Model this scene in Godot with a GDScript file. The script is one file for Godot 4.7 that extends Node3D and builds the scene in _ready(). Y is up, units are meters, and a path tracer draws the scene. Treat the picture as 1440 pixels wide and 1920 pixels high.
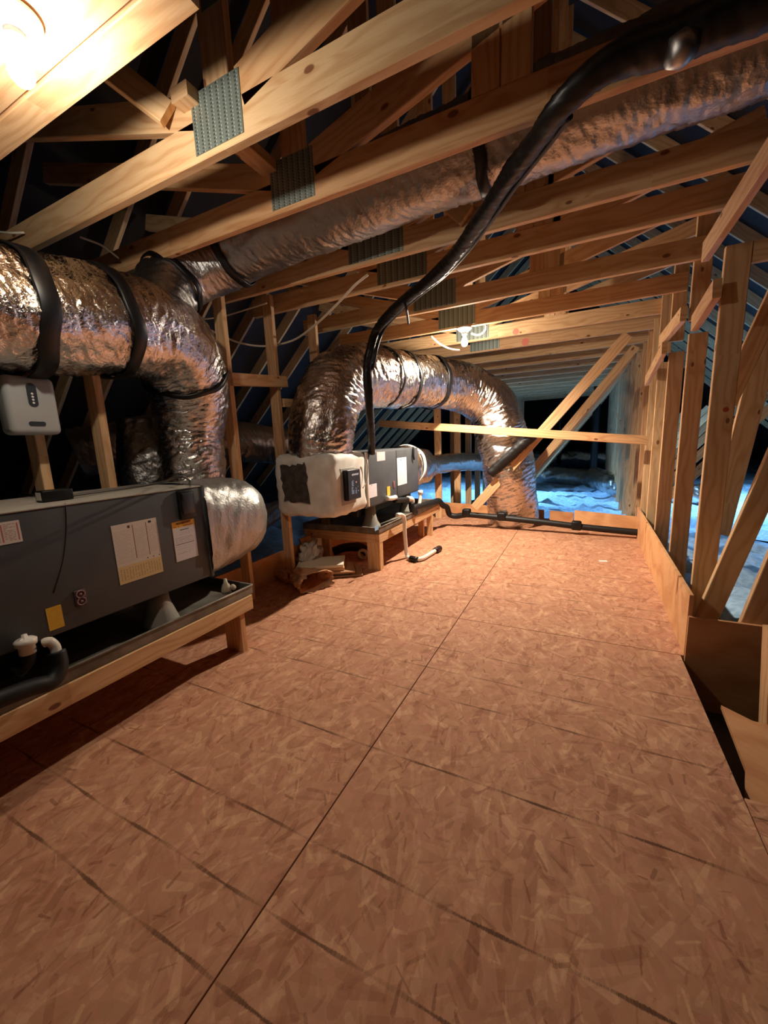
extends Node3D
# An attic mechanical room: roof trusses, foil flex ducts, two air handlers, OSB floor.

var rng := RandomNumberGenerator.new()
var noise := FastNoiseLite.new()
var used := {}
var M := {}
var woods := []

func V(x: float, y: float, z: float) -> Vector3:
	return Vector3(x, y, z)

# ---------------------------------------------------------------- naming
func numbered(called: String) -> String:
	var n: int = used.get(called, 0)
	used[called] = n + 1
	return called if n == 0 else "%s_%03d" % [called, n]

func tag(o: Node3D, label: String, category: String, group := "", kind := "") -> Node3D:
	o.set_meta("label", label)
	if category != "": o.set_meta("category", category)
	if group != "": o.set_meta("group", group)
	if kind != "": o.set_meta("kind", kind)
	return o

func thing(called: String, at: Vector3, label: String, category: String, group := "") -> Node3D:
	var o := Node3D.new()
	o.name = numbered(called)
	o.position = at
	add_child(o)
	tag(o, label, category, group)
	return o

func wpos(n: Node) -> Vector3:
	var p := Vector3.ZERO
	while n != self and n != null:
		p += (n as Node3D).position
		n = n.get_parent()
	return p

# commits a SurfaceTool holding world coordinates as one mesh under parent
func obj(called: String, st: SurfaceTool, mat: Material, parent: Node = null) -> MeshInstance3D:
	var o := MeshInstance3D.new()
	var top := parent == null
	if top: parent = self
	o.name = numbered(called) if top else called
	var mesh := st.commit()
	mesh.surface_set_material(0, mat)
	o.mesh = mesh
	o.position = -wpos(parent)
	if top or parent.get_parent() == null: o.position = Vector3.ZERO
	parent.add_child(o, true)
	return o

# ---------------------------------------------------------------- shapes (world coordinates)
func mb() -> SurfaceTool:
	var st := SurfaceTool.new()
	st.begin(Mesh.PRIMITIVE_TRIANGLES)
	return st

func quad(st: SurfaceTool, a: Vector3, b: Vector3, c: Vector3, d: Vector3, ua := Vector2(0, 0), ub := Vector2(1, 0), uc := Vector2(1, 1), ud := Vector2(0, 1)) -> void:
	# a,b,c,d clockwise as seen from the front
	for q in [[a, ua], [b, ub], [c, uc], [a, ua], [c, uc], [d, ud]]:
		st.set_uv(q[1]); st.add_vertex(q[0])

# a sawn board with eased edges, from a to b; width w lies along wd
func add_board(st: SurfaceTool, a: Vector3, b: Vector3, wd: Vector3, w: float, t: float, ch := 0.003) -> void:
	var l := (b - a).normalized()
	var u := (wd - l * wd.dot(l)).normalized()
	var v := l.cross(u).normalized()
	var h := w / 2.0
	var k := t / 2.0
	var pr := [[h - ch, k], [-h + ch, k], [-h, k - ch], [-h, -k + ch], [-h + ch, -k], [h - ch, -k], [h, -k + ch], [h, k - ch]]
	var ln := (b - a).length()
	var u0 := rng.randf() * 2.0
	var v0 := rng.randf()
	var per := 0.0
	st.set_smooth_group(-1)
	for i in 8:
		var p: Array = pr[i]
		var q: Array = pr[(i + 1) % 8]
		var p3: Vector3 = u * p[0] + v * p[1]
		var q3: Vector3 = u * q[0] + v * q[1]
		var e := p3.distance_to(q3)
		var va := v0 + per / 0.3
		per += e
		var vb := v0 + per / 0.3
		var ua := u0
		var ub := u0 + ln / 2.0
		quad(st, a + p3, a + q3, b + q3, b + p3, Vector2(ua, va), Vector2(ua, vb), Vector2(ub, vb), Vector2(ub, va))
	for i in range(1, 7):
		var e0: Vector3 = u * pr[0][0] + v * pr[0][1]
		var e1: Vector3 = u * pr[i][0] + v * pr[i][1]
		var e2: Vector3 = u * pr[i + 1][0] + v * pr[i + 1][1]
		for q in [a + e0, a + e2, a + e1, b + e0, b + e1, b + e2]:
			var d: Vector3 = q - a
			st.set_uv(Vector2(u0 + d.dot(v) * 0.3, v0 + d.dot(u) * 3.0)); st.add_vertex(q)

func board(called: String, a: Vector3, b: Vector3, wd: Vector3, w: float, t: float, parent: Node = null, mat: Material = null) -> MeshInstance3D:
	var st := mb()
	add_board(st, a, b, wd, w, t)
	st.generate_normals()
	if mat == null: mat = woods[rng.randi() % woods.size()]
	return obj(called, st, mat, parent)

# rounded box: lo..hi corners, radius r
func add_rbox(st: SurfaceTool, lo: Vector3, hi: Vector3, r: float, n := 3, basis := Basis.IDENTITY, piv := Vector3.ZERO, bulge := 0.0) -> void:
	var c := (lo + hi) / 2.0
	var h := (hi - lo) / 2.0
	r = minf(r, minf(h.x, minf(h.y, h.z)) * 0.999)
	var dirs := [Vector3.RIGHT, Vector3.LEFT, Vector3.UP, Vector3.DOWN, Vector3.BACK, Vector3.FORWARD]
	st.set_smooth_group(0)
	for d: Vector3 in dirs:
		var u := Vector3(d.y, d.z, d.x)
		var v := d.cross(u)
		var hu := absf(h.dot(u.abs()))
		var hv := absf(h.dot(v.abs()))
		var hd := absf(h.dot(d.abs()))
		var cu := []
		var cv := []
		for s in [[hu, cu], [hv, cv]]:
			var hh: float = s[0]
			for i in n + 1: s[1].append(-hh + r * (1.0 - cos(PI / 2 * i / n)) * 0.9999 if i < n else -hh + r)
			if bulge > 0.0:
				for i in range(1, 8): s[1].append(-hh + r + (2.0 * hh - 2.0 * r) * i / 8.0)
			for i in n + 1: s[1].append(hh - r if i == 0 else hh - r * (1.0 - cos(PI / 2 * (n - i) / n)))
		var f := func(a: float, b: float) -> Vector3:
			var p := d * hd + u * a + v * b
			var q := Vector3(clampf(p.x, -h.x + r, h.x - r), clampf(p.y, -h.y + r, h.y - r), clampf(p.z, -h.z + r, h.z - r))
			var e := p - q
			var o := q + e.normalized() * r if e.length() > 1e-6 else p
			if bulge > 0.0:
				o += (o.normalized()) * bulge * noise.get_noise_3dv((o + c) * 9.0)
			return piv + basis * (o + c - piv)
		for i in cu.size() - 1:
			for j in cv.size() - 1:
				if cu[i + 1] - cu[i] < 1e-6 or cv[j + 1] - cv[j] < 1e-6: continue
				var uvs := [Vector2(cu[i], cv[j]), Vector2(cu[i + 1], cv[j]), Vector2(cu[i + 1], cv[j + 1]), Vector2(cu[i], cv[j + 1])]
				quad(st, f.call(cu[i], cv[j]), f.call(cu[i], cv[j + 1]), f.call(cu[i + 1], cv[j + 1]), f.call(cu[i + 1], cv[j]), uvs[0], uvs[3], uvs[2], uvs[1])

func rbox(called: String, lo: Vector3, hi: Vector3, r: float, mat: Material, parent: Node = null, n := 2, bulge := 0.0) -> MeshInstance3D:
	var st := mb()
	add_rbox(st, lo, hi, r, n, Basis.IDENTITY, Vector3.ZERO, bulge)
	st.index(); st.generate_normals()
	return obj(called, st, mat, parent)

# a path sampled with a steady frame
func path(pts: Array, radii: Array, step: float) -> Dictionary:
	var c := Curve3D.new()
	for i in pts.size():
		var p: Vector3 = pts[i]
		var t := Vector3.ZERO
		if i > 0 and i < pts.size() - 1:
			var pn: Vector3 = pts[i + 1]
			var pp: Vector3 = pts[i - 1]
			t = (pn - pp).normalized() * minf(p.distance_to(pn), p.distance_to(pp)) / 3.0
		c.add_point(p, -t, t)
	c.bake_interval = 0.01
	var ln := c.get_baked_length()
	var n := maxi(2, int(ln / step))
	var offs := []
	for p: Vector3 in pts: offs.append(c.get_closest_offset(p))
	offs[0] = 0.0; offs[-1] = ln
	var out := {"p": [], "r": [], "u": [], "v": [], "t": [], "s": [], "len": ln}
	var u := Vector3.ZERO
	for i in n + 1:
		var s := ln * i / n
		var p := c.sample_baked(s, true)
		var t := (c.sample_baked(minf(s + 0.01, ln), true) - c.sample_baked(maxf(s - 0.01, 0.0), true)).normalized()
		if i == 0: u = t.cross(Vector3.UP if absf(t.y) < 0.9 else Vector3.RIGHT).normalized()
		u = (u - t * u.dot(t)).normalized()
		var k := 0
		while k < offs.size() - 2 and s > offs[k + 1]: k += 1
		var f := smoothstep(offs[k], maxf(offs[k + 1], offs[k] + 1e-4), s)
		out.p.append(p); out.t.append(t); out.u.append(u); out.v.append(t.cross(u))
		out.r.append(lerpf(radii[k], radii[k + 1], f)); out.s.append(s)
	return out

# a tube along a path; wr = crinkle depth, rough foil wraps
func add_tube(st: SurfaceTool, P: Dictionary, sides: int, wr := 0.0, caps := true, sd := 0.0) -> void:
	var n: int = P.p.size()
	var rows := []
	for i in n:
		var row := PackedVector3Array()
		var s: float = P.s[i]
		var t: Vector3 = P.t[i]
		for j in sides + 1:
			var a := TAU * (j % sides) / sides
			var r: float = P.r[i]
			var d: Vector3 = P.u[i] * cos(a) + P.v[i] * sin(a)
			if wr > 0.0:
				var q := Vector3(cos(a) * 1.3 + sd, sin(a) * 1.3, s * 20.0)
				var w1 := 1.0 - absf(noise.get_noise_3dv(q * 1.4)) * 2.2
				var w2 := noise.get_noise_3d(cos(a) * 5.0 + s * 4.0, sin(a) * 5.0 + sd, s * 24.0)
				var w3 := noise.get_noise_3d(cos(a) * 1.2, sin(a) * 1.2 + 7.0 + sd, s * 2.2)
				r += wr * (w1 * 0.75 + w2 * 0.8 + w3 * 2.0)
			row.append(P.p[i] + d * r)
		rows.append(row)
	st.set_smooth_group(0)
	for i in n - 1:
		for j in sides:
			var r: float = P.r[i]
			var u0 := TAU * r * j / sides
			var u1 := TAU * r * (j + 1) / sides
			quad(st, rows[i][j], rows[i + 1][j], rows[i + 1][j + 1], rows[i][j + 1], Vector2(u0, P.s[i]), Vector2(u0, P.s[i + 1]), Vector2(u1, P.s[i + 1]), Vector2(u1, P.s[i]))
	if caps:
		for e in [0, n - 1]:
			for j in sides:
				var pa: Vector3 = rows[e][j]
				var pb: Vector3 = rows[e][j + 1]
				st.set_uv(Vector2(0, 0)); st.add_vertex(P.p[e])
				st.set_uv(Vector2(1, 0)); st.add_vertex(pa if e == 0 else pb)
				st.set_uv(Vector2(1, 1)); st.add_vertex(pb if e == 0 else pa)

func tube(called: String, pts: Array, r: float, mat: Material, parent: Node = null, sides := 12, step := 0.02, wr := 0.0) -> MeshInstance3D:
	var st := mb()
	var radii := []
	for p in pts: radii.append(r)
	add_tube(st, path(pts, radii, step), sides, wr)
	st.index(); st.generate_normals()
	return obj(called, st, mat, parent)

func duct(called: String, P: Dictionary, mat: Material, parent: Node, wr := 0.008, sides := 72, sd := 0.0) -> MeshInstance3D:
	var st := mb()
	add_tube(st, P, sides, wr, true, sd)
	st.index(); st.generate_normals()
	return obj(called, st, mat, parent)

# a strap round a duct at distance s along it
func strap(P: Dictionary, s: float, w: float, parent: Node, called := "strap", tilt := 0.0, lift := 0.020, mat: Material = null) -> MeshInstance3D:
	var i := 0
	while i < P.s.size() - 1 and P.s[i] < s: i += 1
	var st := mb()
	st.set_smooth_group(0)
	var c: Vector3 = P.p[i]
	var r: float = P.r[i] + lift
	var t: Vector3 = P.t[i]
	var sides := 48
	var prof := [[-w / 2, -0.006], [-w / 2, 0.0], [-w / 2 + 0.004, 0.003], [w / 2 - 0.004, 0.003], [w / 2, 0.0], [w / 2, -0.006]]
	for j in sides:
		for k in prof.size() - 1:
			var q := []
			for jk in [[j, k], [j, k + 1], [j + 1, k + 1], [j + 1, k]]:
				var a: float = TAU * (jk[0] % sides) / sides
				var d: Vector3 = P.u[i] * cos(a) + P.v[i] * sin(a)
				var pr: Array = prof[jk[1]]
				var wob := 0.006 * sin(a * 3.0 + s * 9.0) + 0.004 * sin(a * 7.0 + s * 31.0)
				q.append(c + d * (r + pr[1] + wob * 0.5) + t * (pr[0] + wob + tilt * d.y * r))
			quad(st, q[0], q[1], q[2], q[3])
	st.index(); st.generate_normals()
	return obj(called, st, mat if mat else M.black_tape, parent)

# turned shape round an axis at c; prof = [radius, distance along axis]
func lathe(called: String, c: Vector3, axis: Vector3, prof: Array, mat: Material, parent: Node = null, sides := 28) -> MeshInstance3D:
	var st := mb()
	var t := axis.normalized()
	var u := t.cross(Vector3.UP if absf(t.y) < 0.9 else Vector3.RIGHT).normalized()
	var v := t.cross(u)
	st.set_smooth_group(0)
	for j in sides:
		for k in prof.size() - 1:
			var q := []
			for jk in [[j, k], [j, k + 1], [j + 1, k + 1], [j + 1, k]]:
				var a: float = TAU * (jk[0] % sides) / sides
				var pr: Array = prof[jk[1]]
				q.append(c + (u * cos(a) + v * sin(a)) * maxf(pr[0], 0.0002) + t * pr[1])
			quad(st, q[0], q[1], q[2], q[3])
	st.index(); st.generate_normals()
	return obj(called, st, mat, parent)

# a thin sheet with a printed front: centre, right vector and up vector are half sizes
func sheet(called: String, c: Vector3, rt: Vector3, up: Vector3, th: float, mat: Material, parent: Node = null) -> MeshInstance3D:
	var st := mb()
	st.set_smooth_group(-1)
	var nn := rt.cross(up).normalized() * th
	var p := [c - rt + up, c + rt + up, c + rt - up, c - rt - up]
	quad(st, p[0] + nn, p[1] + nn, p[2] + nn, p[3] + nn)
	for i in 4:
		var a: Vector3 = p[i]
		var b: Vector3 = p[(i + 1) % 4]
		quad(st, a + nn, a, b, b + nn, Vector2(0.01, 0.01), Vector2(0.01, 0.02), Vector2(0.02, 0.02), Vector2(0.02, 0.01))
	quad(st, p[1], p[0], p[3], p[2], Vector2(0.01, 0.01), Vector2(0.01, 0.02), Vector2(0.02, 0.02), Vector2(0.02, 0.01))
	st.generate_normals()
	return obj(called, st, mat, parent)

# a flat slab with the outline pts (in plane), thickness along nrm
func slab(called: String, pts: Array, nrm: Vector3, th: float, mat: Material, parent: Node = null, uvs := 1.0) -> MeshInstance3D:
	var st := mb()
	st.set_smooth_group(-1)
	var n := nrm.normalized()
	var u: Vector3 = (pts[1] - pts[0]).normalized()
	var v := n.cross(u)
	var flat := PackedVector2Array()
	for p: Vector3 in pts: flat.append(Vector2((p - pts[0]).dot(u), (p - pts[0]).dot(v)))
	var idx := Geometry2D.triangulate_polygon(flat)
	var ccw := not Geometry2D.is_polygon_clockwise(flat)
	for i in range(0, idx.size(), 3):
		var tri := [idx[i], idx[i + 1], idx[i + 2]]
		var a2 := flat[tri[0]]
		var cr := (flat[tri[1]] - a2).cross(flat[tri[2]] - a2)
		if cr > 0.0: tri = [tri[0], tri[2], tri[1]]
		for k in tri:
			st.set_uv(flat[k] * uvs); st.add_vertex(pts[k] + n * th)
		for k in [tri[0], tri[2], tri[1]]:
			st.set_uv(flat[k] * uvs); st.add_vertex(pts[k])
	var m := pts.size()
	for i in m:
		var i2 := (i + 1) % m
		if not ccw:
			var sw := i; i = i2; i2 = sw
		var a: Vector3 = pts[i]
		var b: Vector3 = pts[i2]
		quad(st, b + n * th, a + n * th, a, b, flat[i2] * uvs, flat[i] * uvs, flat[i] * uvs + Vector2(0.01, 0), flat[i2] * uvs + Vector2(0.01, 0))
	st.generate_normals()
	return obj(called, st, mat, parent)

# ---------------------------------------------------------------- materials
func mat(col: Color, rough: float, metal := 0.0) -> StandardMaterial3D:
	var m := StandardMaterial3D.new()
	m.albedo_color = col
	m.roughness = rough
	m.metallic = metal
	return m

func tex(img: Image) -> ImageTexture:
	img.generate_mipmaps()
	return ImageTexture.create_from_image(img)

func wood_image(sd: int) -> Image:
	var w := 1024
	var h := 192
	var n := FastNoiseLite.new()
	n.seed = sd
	n.frequency = 1.0
	n.fractal_octaves = 3
	var r := RandomNumberGenerator.new()
	r.seed = sd
	var knots := []
	for i in 3: knots.append(Vector3(r.randf() * w, r.randf() * h, 4.0 + r.randf() * 5.0))
	var data := PackedByteArray()
	data.resize(w * h * 3)
	var a := Color(0.90, 0.77, 0.60)
	var b := Color(0.75, 0.55, 0.37)
	var kc := Color(0.45, 0.26, 0.15)
	for y in h:
		for x in w:
			var fx := float(x) / w
			var ph := y * 0.085 + 3.2 * n.get_noise_2d(fx * 2.2, y * 0.008) + sd
			var kd := 0.0
			for k: Vector3 in knots:
				var dx := (x - k.x) / 3.2
				var dy := y - k.y
				var d2 := dx * dx + dy * dy
				var kk := exp(-d2 / (k.z * k.z * 7.0))
				ph += kk * 3.0 * signf(dy + 0.01)
				var rr := sqrt(dx * dx * 4.5 + dy * dy) / k.z
				kd = maxf(kd, 1.0 - smoothstep(0.75, 1.15, rr))
			var g := 0.5 + 0.5 * sin(ph * 2.6)
			g = pow(g, 2.2)
			var fine := n.get_noise_2d(fx * 14.0, y * 0.42) * 0.22
			var c := a.lerp(b, clampf(g * 0.42 + fine + 0.08 + n.get_noise_2d(fx * 3.0 + 9.0, y * 0.01) * 0.25, 0.0, 1.0))
			c = c.lerp(kc, kd * 0.8)
			var o := (y * w + x) * 3
			data[o] = int(clampf(c.r, 0, 1) * 255); data[o + 1] = int(clampf(c.g, 0, 1) * 255); data[o + 2] = int(clampf(c.b, 0, 1) * 255)
	return Image.create_from_data(w, h, false, Image.FORMAT_RGB8, data)

func osb_image(sd: int, marks: Array) -> Image:
	var w := 1024
	var h := 2048
	var r := RandomNumberGenerator.new()
	r.seed = sd
	var data := PackedByteArray()
	data.resize(w * h * 3)
	for i in range(0, w * h * 3, 3):
		data[i] = 188; data[i + 1] = 143; data[i + 2] = 114
	var cols := [Color(0.76, 0.58, 0.46), Color(0.83, 0.66, 0.54), Color(0.68, 0.49, 0.38), Color(0.73, 0.54, 0.42), Color(0.88, 0.74, 0.61), Color(0.57, 0.37, 0.27), Color(0.76, 0.54, 0.46), Color(0.70, 0.53, 0.43)]
	for k in 8000:
		var small := k > 5200
		var ln := r.randf_range(16, 55) if small else r.randf_range(45, 120)
		var wd := r.randf_range(3, 9) if small else r.randf_range(10, 30)
		var an := r.randfn(PI / 2, 0.75) if r.randf() < 0.8 else r.randf() * PI
		var col: Color = cols[r.randi() % cols.size()]
		if small and r.randf() < 0.16: col = Color(0.43, 0.24, 0.15)
		if small and r.randf() < 0.12: col = Color(0.93, 0.80, 0.64)
		var al := r.randf_range(0.15, 0.5) if not small else r.randf_range(0.12, 0.42)
		var cr := int(col.r * 255); var cg := int(col.g * 255); var cb := int(col.b * 255)
		var ca := cos(an); var sa := sin(an)
		var cx := r.randf() * w; var cy := r.randf() * h
		var tp := r.randf_range(0.3, 1.0)
		var rows := int(ln)
		for i in rows:
			var f := float(i) / rows
			var ww := wd * lerpf(1.0, tp, f) * minf(1.0, minf(f, 1.0 - f) * 9.0 + 0.25)
			var px0 := cx + ca * (i - ln / 2)
			var py0 := cy + sa * (i - ln / 2)
			var jj := int(ww)
			for j in jj + 1:
				var x := posmod(int(px0 - sa * (j - ww / 2)), w)
				var y := posmod(int(py0 + ca * (j - ww / 2)), h)
				var o := (y * w + x) * 3
				data[o] = int(lerpf(data[o], cr, al)); data[o + 1] = int(lerpf(data[o + 1], cg, al)); data[o + 2] = int(lerpf(data[o + 2], cb, al))
	# printed nailing lines, metres from the panel's near end
	for mk in marks:
		var m0: float = mk[0]
		var st: float = mk[1]
		for x in w:
			var y0 := m0 / 2.44 * h + 2.0 * sin(x * 0.013 + m0 * 20.0) + r.randfn(0.0, 0.5)
			var th := 4.6 + 2.2 * sin(x * 0.05 + m0 * 7.0) + r.randf() * 2.0
			var s := st * clampf(0.55 + 0.45 * sin(x * 0.021 + m0 * 3.0) + r.randfn(0.0, 0.15), 0.12, 1.0)
			for j in range(-6, 7):
				var y := int(y0) + j
				if y < 0 or y >= h: continue
				var al := s * clampf(1.0 - (absf(j) - th * 0.5), 0.0, 1.0)
				var o := (y * w + x) * 3
				data[o] = int(lerpf(data[o], 82, al)); data[o + 1] = int(lerpf(data[o + 1], 52, al)); data[o + 2] = int(lerpf(data[o + 2], 30, al))
	return Image.create_from_data(w, h, false, Image.FORMAT_RGB8, data)

func crinkle_image(sz: int, sd: int, f: float) -> Image:
	var n := FastNoiseLite.new()
	n.seed = sd
	n.noise_type = FastNoiseLite.TYPE_SIMPLEX
	n.fractal_type = FastNoiseLite.FRACTAL_RIDGED
	n.fractal_octaves = 4
	n.frequency = f
	n.domain_warp_enabled = true
	n.domain_warp_amplitude = 20.0
	n.domain_warp_frequency = 0.02
	var g := n.get_seamless_image(sz, sz)
	var c := FastNoiseLite.new()
	c.seed = sd + 1
	c.noise_type = FastNoiseLite.TYPE_CELLULAR
	c.cellular_return_type = FastNoiseLite.RETURN_DISTANCE
	c.frequency = f * 1.6
	c.domain_warp_enabled = true
	c.domain_warp_amplitude = 25.0
	c.domain_warp_frequency = 0.015
	var k := c.get_seamless_image(sz, sz)
	g.convert(Image.FORMAT_L8)
	k.convert(Image.FORMAT_L8)
	var a := g.get_data()
	var b := k.get_data()
	for i in a.size(): a[i] = int(a[i] * 0.35 + b[i] * 0.65)
	var im := Image.create_from_data(sz, sz, false, Image.FORMAT_L8, a)
	im.convert(Image.FORMAT_RGBA8)
	return im

func noise_image(sz: int, sd: int, f: float, lo: Color, hi: Color, oct := 4) -> Image:
	var n := FastNoiseLite.new()
	n.seed = sd
	n.frequency = f
	n.fractal_octaves = oct
	var g := n.get_seamless_image(sz, sz)
	var im := Image.create_empty(sz, sz, false, Image.FORMAT_RGB8)
	for y in sz:
		for x in sz: im.set_pixel(x, y, lo.lerp(hi, g.get_pixel(x, y).r))
	return im

func plate_image() -> Image:
	var im := Image.create_empty(128, 256, false, Image.FORMAT_RGB8)
	im.fill(Color(0.52, 0.55, 0.53))
	for col in 8:
		for row in 16:
			var x := 4 + col * 16
			var y := 4 + row * 16 + (col % 2) * 4
			im.fill_rect(Rect2i(x, y, 5, 9), Color(0.33, 0.34, 0.33))
			im.fill_rect(Rect2i(x + 5, y, 3, 8), Color(0.74, 0.76, 0.74))
	return im

func print_lines(im: Image, rc: Rect2i, gap: int, th: int, col: Color, sd: int, cover := 0.9) -> void:
	var r := RandomNumberGenerator.new()
	r.seed = sd
	var y := rc.position.y
	while y + th <= rc.end.y:
		var x := rc.position.x
		var stop := rc.position.x + int(rc.size.x * r.randf_range(0.75, 1.0))
		while x < stop:
			var l := r.randi_range(3, 12)
			if r.randf() < cover: im.fill_rect(Rect2i(x, y, mini(l, rc.end.x - x), th), col)
			x += l + 2
		y += gap

func label_mat(im: Image) -> StandardMaterial3D:
	var m := mat(Color.WHITE, 0.55)
	m.albedo_texture = tex(im)
	return m

func make_materials() -> void:
	var wimg := []
	for i in 3: wimg.append(tex(wood_image(11 + i * 7)))
	for c in [Color(0.98, 0.96, 0.93), Color(0.93, 0.89, 0.86), Color(1.0, 0.98, 0.95), Color(0.95, 0.88, 0.82)]:
		for t in wimg:
			var m := mat(c, 0.72)
			m.albedo_texture = t
			woods.append(m)
	var marks := [[0.42, 0.75], [0.58, 0.7], [0.78, 0.85], [1.19, 0.9], [1.59, 0.6], [1.81, 0.55], [2.02, 0.5]]
	M.osb = mat(Color(1.0, 0.95, 0.91), 0.85)
	M.osb.albedo_texture = tex(osb_image(5, marks))
	M.osb2 = mat(Color(1.0, 0.95, 0.91), 0.85)
	M.osb2.albedo_texture = tex(osb_image(9, marks))
	M.ply = mat(Color(0.96, 0.86, 0.78), 0.7)
	M.ply.albedo_texture = wimg[1]
	M.ply_dark = mat(Color(0.84, 0.72, 0.64), 0.7)
	M.ply_dark.albedo_texture = wimg[2]
	var cr := crinkle_image(1024, 4, 0.011)
	cr.bump_map_to_normal_map(9.0)
	var crt := tex(cr)
	for k in [["foil", Color(0.88, 0.86, 0.84), 0.13, 1.1], ["foil_dull", Color(0.70, 0.69, 0.68), 0.34, 0.8], ["foil_grey", Color(0.66, 0.66, 0.65), 0.42, 0.6]]:
		var m := mat(k[1], k[2], 1.0 if k[0] != "foil_grey" else 0.85)
		m.normal_enabled = true
		m.normal_texture = crt
		m.normal_scale = k[3]
		m.uv1_scale = V(3.0, 2.4, 1)
		M[k[0]] = m
	M.black_tape = mat(Color(0.035, 0.035, 0.045), 0.42)
	M.foam = mat(Color(0.030, 0.028, 0.034), 0.55)
	M.foam_gloss = mat(Color(0.035, 0.033, 0.04), 0.42)
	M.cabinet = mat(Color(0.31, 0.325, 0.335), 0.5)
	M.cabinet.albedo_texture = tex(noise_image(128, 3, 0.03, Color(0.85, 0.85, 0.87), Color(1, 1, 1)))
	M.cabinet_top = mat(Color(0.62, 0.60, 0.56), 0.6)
	M.black = mat(Color(0.02, 0.02, 0.024), 0.45)
	M.galv = mat(Color(0.60, 0.58, 0.55), 0.5, 0.25)
	M.galv.albedo_texture = tex(noise_image(256, 8, 0.02, Color(0.62, 0.60, 0.56), Color(1, 1, 1)))
	M.plate = mat(Color(0.95, 0.97, 0.95), 0.45, 0.35)
	M.plate.albedo_texture = tex(plate_image())
	M.pvc = mat(Color(0.90, 0.88, 0.84), 0.32)
	M.pvc_dirty = mat(Color(0.74, 0.70, 0.62), 0.5)
	M.wrap = mat(Color(0.95, 0.95, 0.93), 0.6)
	M.wrap.albedo_texture = tex(noise_image(128, 21, 0.04, Color(0.86, 0.84, 0.80), Color(1, 1, 1)))
	M.patch = mat(Color(0.34, 0.32, 0.30), 0.75)
	M.patch.albedo_texture = tex(noise_image(128, 23, 0.05, Color(0.6, 0.58, 0.56), Color(1, 1, 1)))
	M.grey_box = mat(Color(0.66, 0.67, 0.66), 0.45)
	M.dark_inset = mat(Color(0.21, 0.23, 0.25), 0.35)
	M.porcelain = mat(Color(0.92, 0.92, 0.90), 0.25)
	M.cable = mat(Color(0.88, 0.84, 0.76), 0.45)
	M.paper = mat(Color(0.80, 0.62, 0.47), 0.8)
	M.card = mat(Color(0.66, 0.50, 0.36), 0.8)
	M.filter = mat(Color(0.86, 0.83, 0.74), 0.8)
	M.plastic_bag = mat(Color(0.80, 0.76, 0.70), 0.4)
	M.insul = mat(Color(0.72, 0.86, 0.98), 0.95)
	M.insul.albedo_texture = tex(noise_image(256, 31, 0.05, Color(0.72, 0.76, 0.80), Color(1, 1, 1), 5))
	M.insul.uv1_scale = V(1, 1, 1)
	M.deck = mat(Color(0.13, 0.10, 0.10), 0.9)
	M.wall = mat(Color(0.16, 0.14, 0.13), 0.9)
	M.dry = mat(Color(0.55, 0.53, 0.50), 0.9)
	M.bulb = mat(Color(1, 1, 1), 0.4)
	M.bulb.emission_enabled = true
	M.bulb.emission = Color(1.0, 0.97, 0.92)
	M.bulb.emission_energy_multiplier = 6.0
	M.pink_paint = mat(Color(0.86, 0.50, 0.42), 0.7)
	M.red_paint = mat(Color(0.72, 0.33, 0.20), 0.7)

# ---------------------------------------------------------------- things
func lamp(at: Vector3, up: Vector3, sc: float, label: String, energy: float, down: float, col: Color, wide := 80.0) -> void:
	# at = middle of the bulb; up = towards the mount
	var t := thing("ceiling_light", at, label, "light")
	var m := at + up * 0.095 * sc
	lathe("mount", m, up, [[0.0, 0.030], [0.060, 0.030], [0.064, 0.024], [0.064, 0.018], [0.058, 0.014], [0.050, 0.010], [0.047, 0.002], [0.034, -0.004], [0.030, -0.012], [0.0, -0.012]].map(func(q): return [q[0] * sc, q[1] * sc]), M.porcelain, t, 40)
	lathe("socket", m, up, [[0.0, -0.008], [0.024, -0.008], [0.024, -0.030], [0.018, -0.036], [0.0, -0.036]].map(func(q): return [q[0] * sc, q[1] * sc]), M.porcelain, t)
	lathe("bulb", at, up, [[0.0, 0.062], [0.013, 0.060], [0.014, 0.045], [0.022, 0.030], [0.029, 0.010], [0.030, -0.006], [0.026, -0.022], [0.016, -0.033], [0.0, -0.037]].map(func(q): return [q[0] * sc, q[1] * sc]), M.bulb, t, 24)
	var o := OmniLight3D.new()
	o.name = "lamp_glow"
	o.light_energy = energy
	o.light_color = col
	o.light_size = 0.03
	o.omni_range = 40.0
	o.omni_attenuation = 2.0
	o.shadow_enabled = true
	t.add_child(o)
	if down > 0.0:
		# the bulb's cap and the mount shade what would go up: most light falls below
		var sp := SpotLight3D.new()
		sp.name = "lamp_downlight"
		sp.light_energy = down
		sp.light_color = col
		sp.light_size = 0.03
		sp.spot_range = 40.0
		sp.spot_attenuation = 2.0
		sp.spot_angle = wide
		sp.spot_angle_attenuation = 0.75
		sp.rotation.x = -PI / 2
		sp.shadow_enabled = true
		t.add_child(sp)

func gusset(c: Vector3, w: float, h: float, nz: float, parent: Node, mt: Material = null) -> void:
	var s := sheet("gusset_plate", c, V(w / 2, 0, 0), V(0, h / 2, 0), 0.0025, mt if mt else M.plate, parent)

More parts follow.
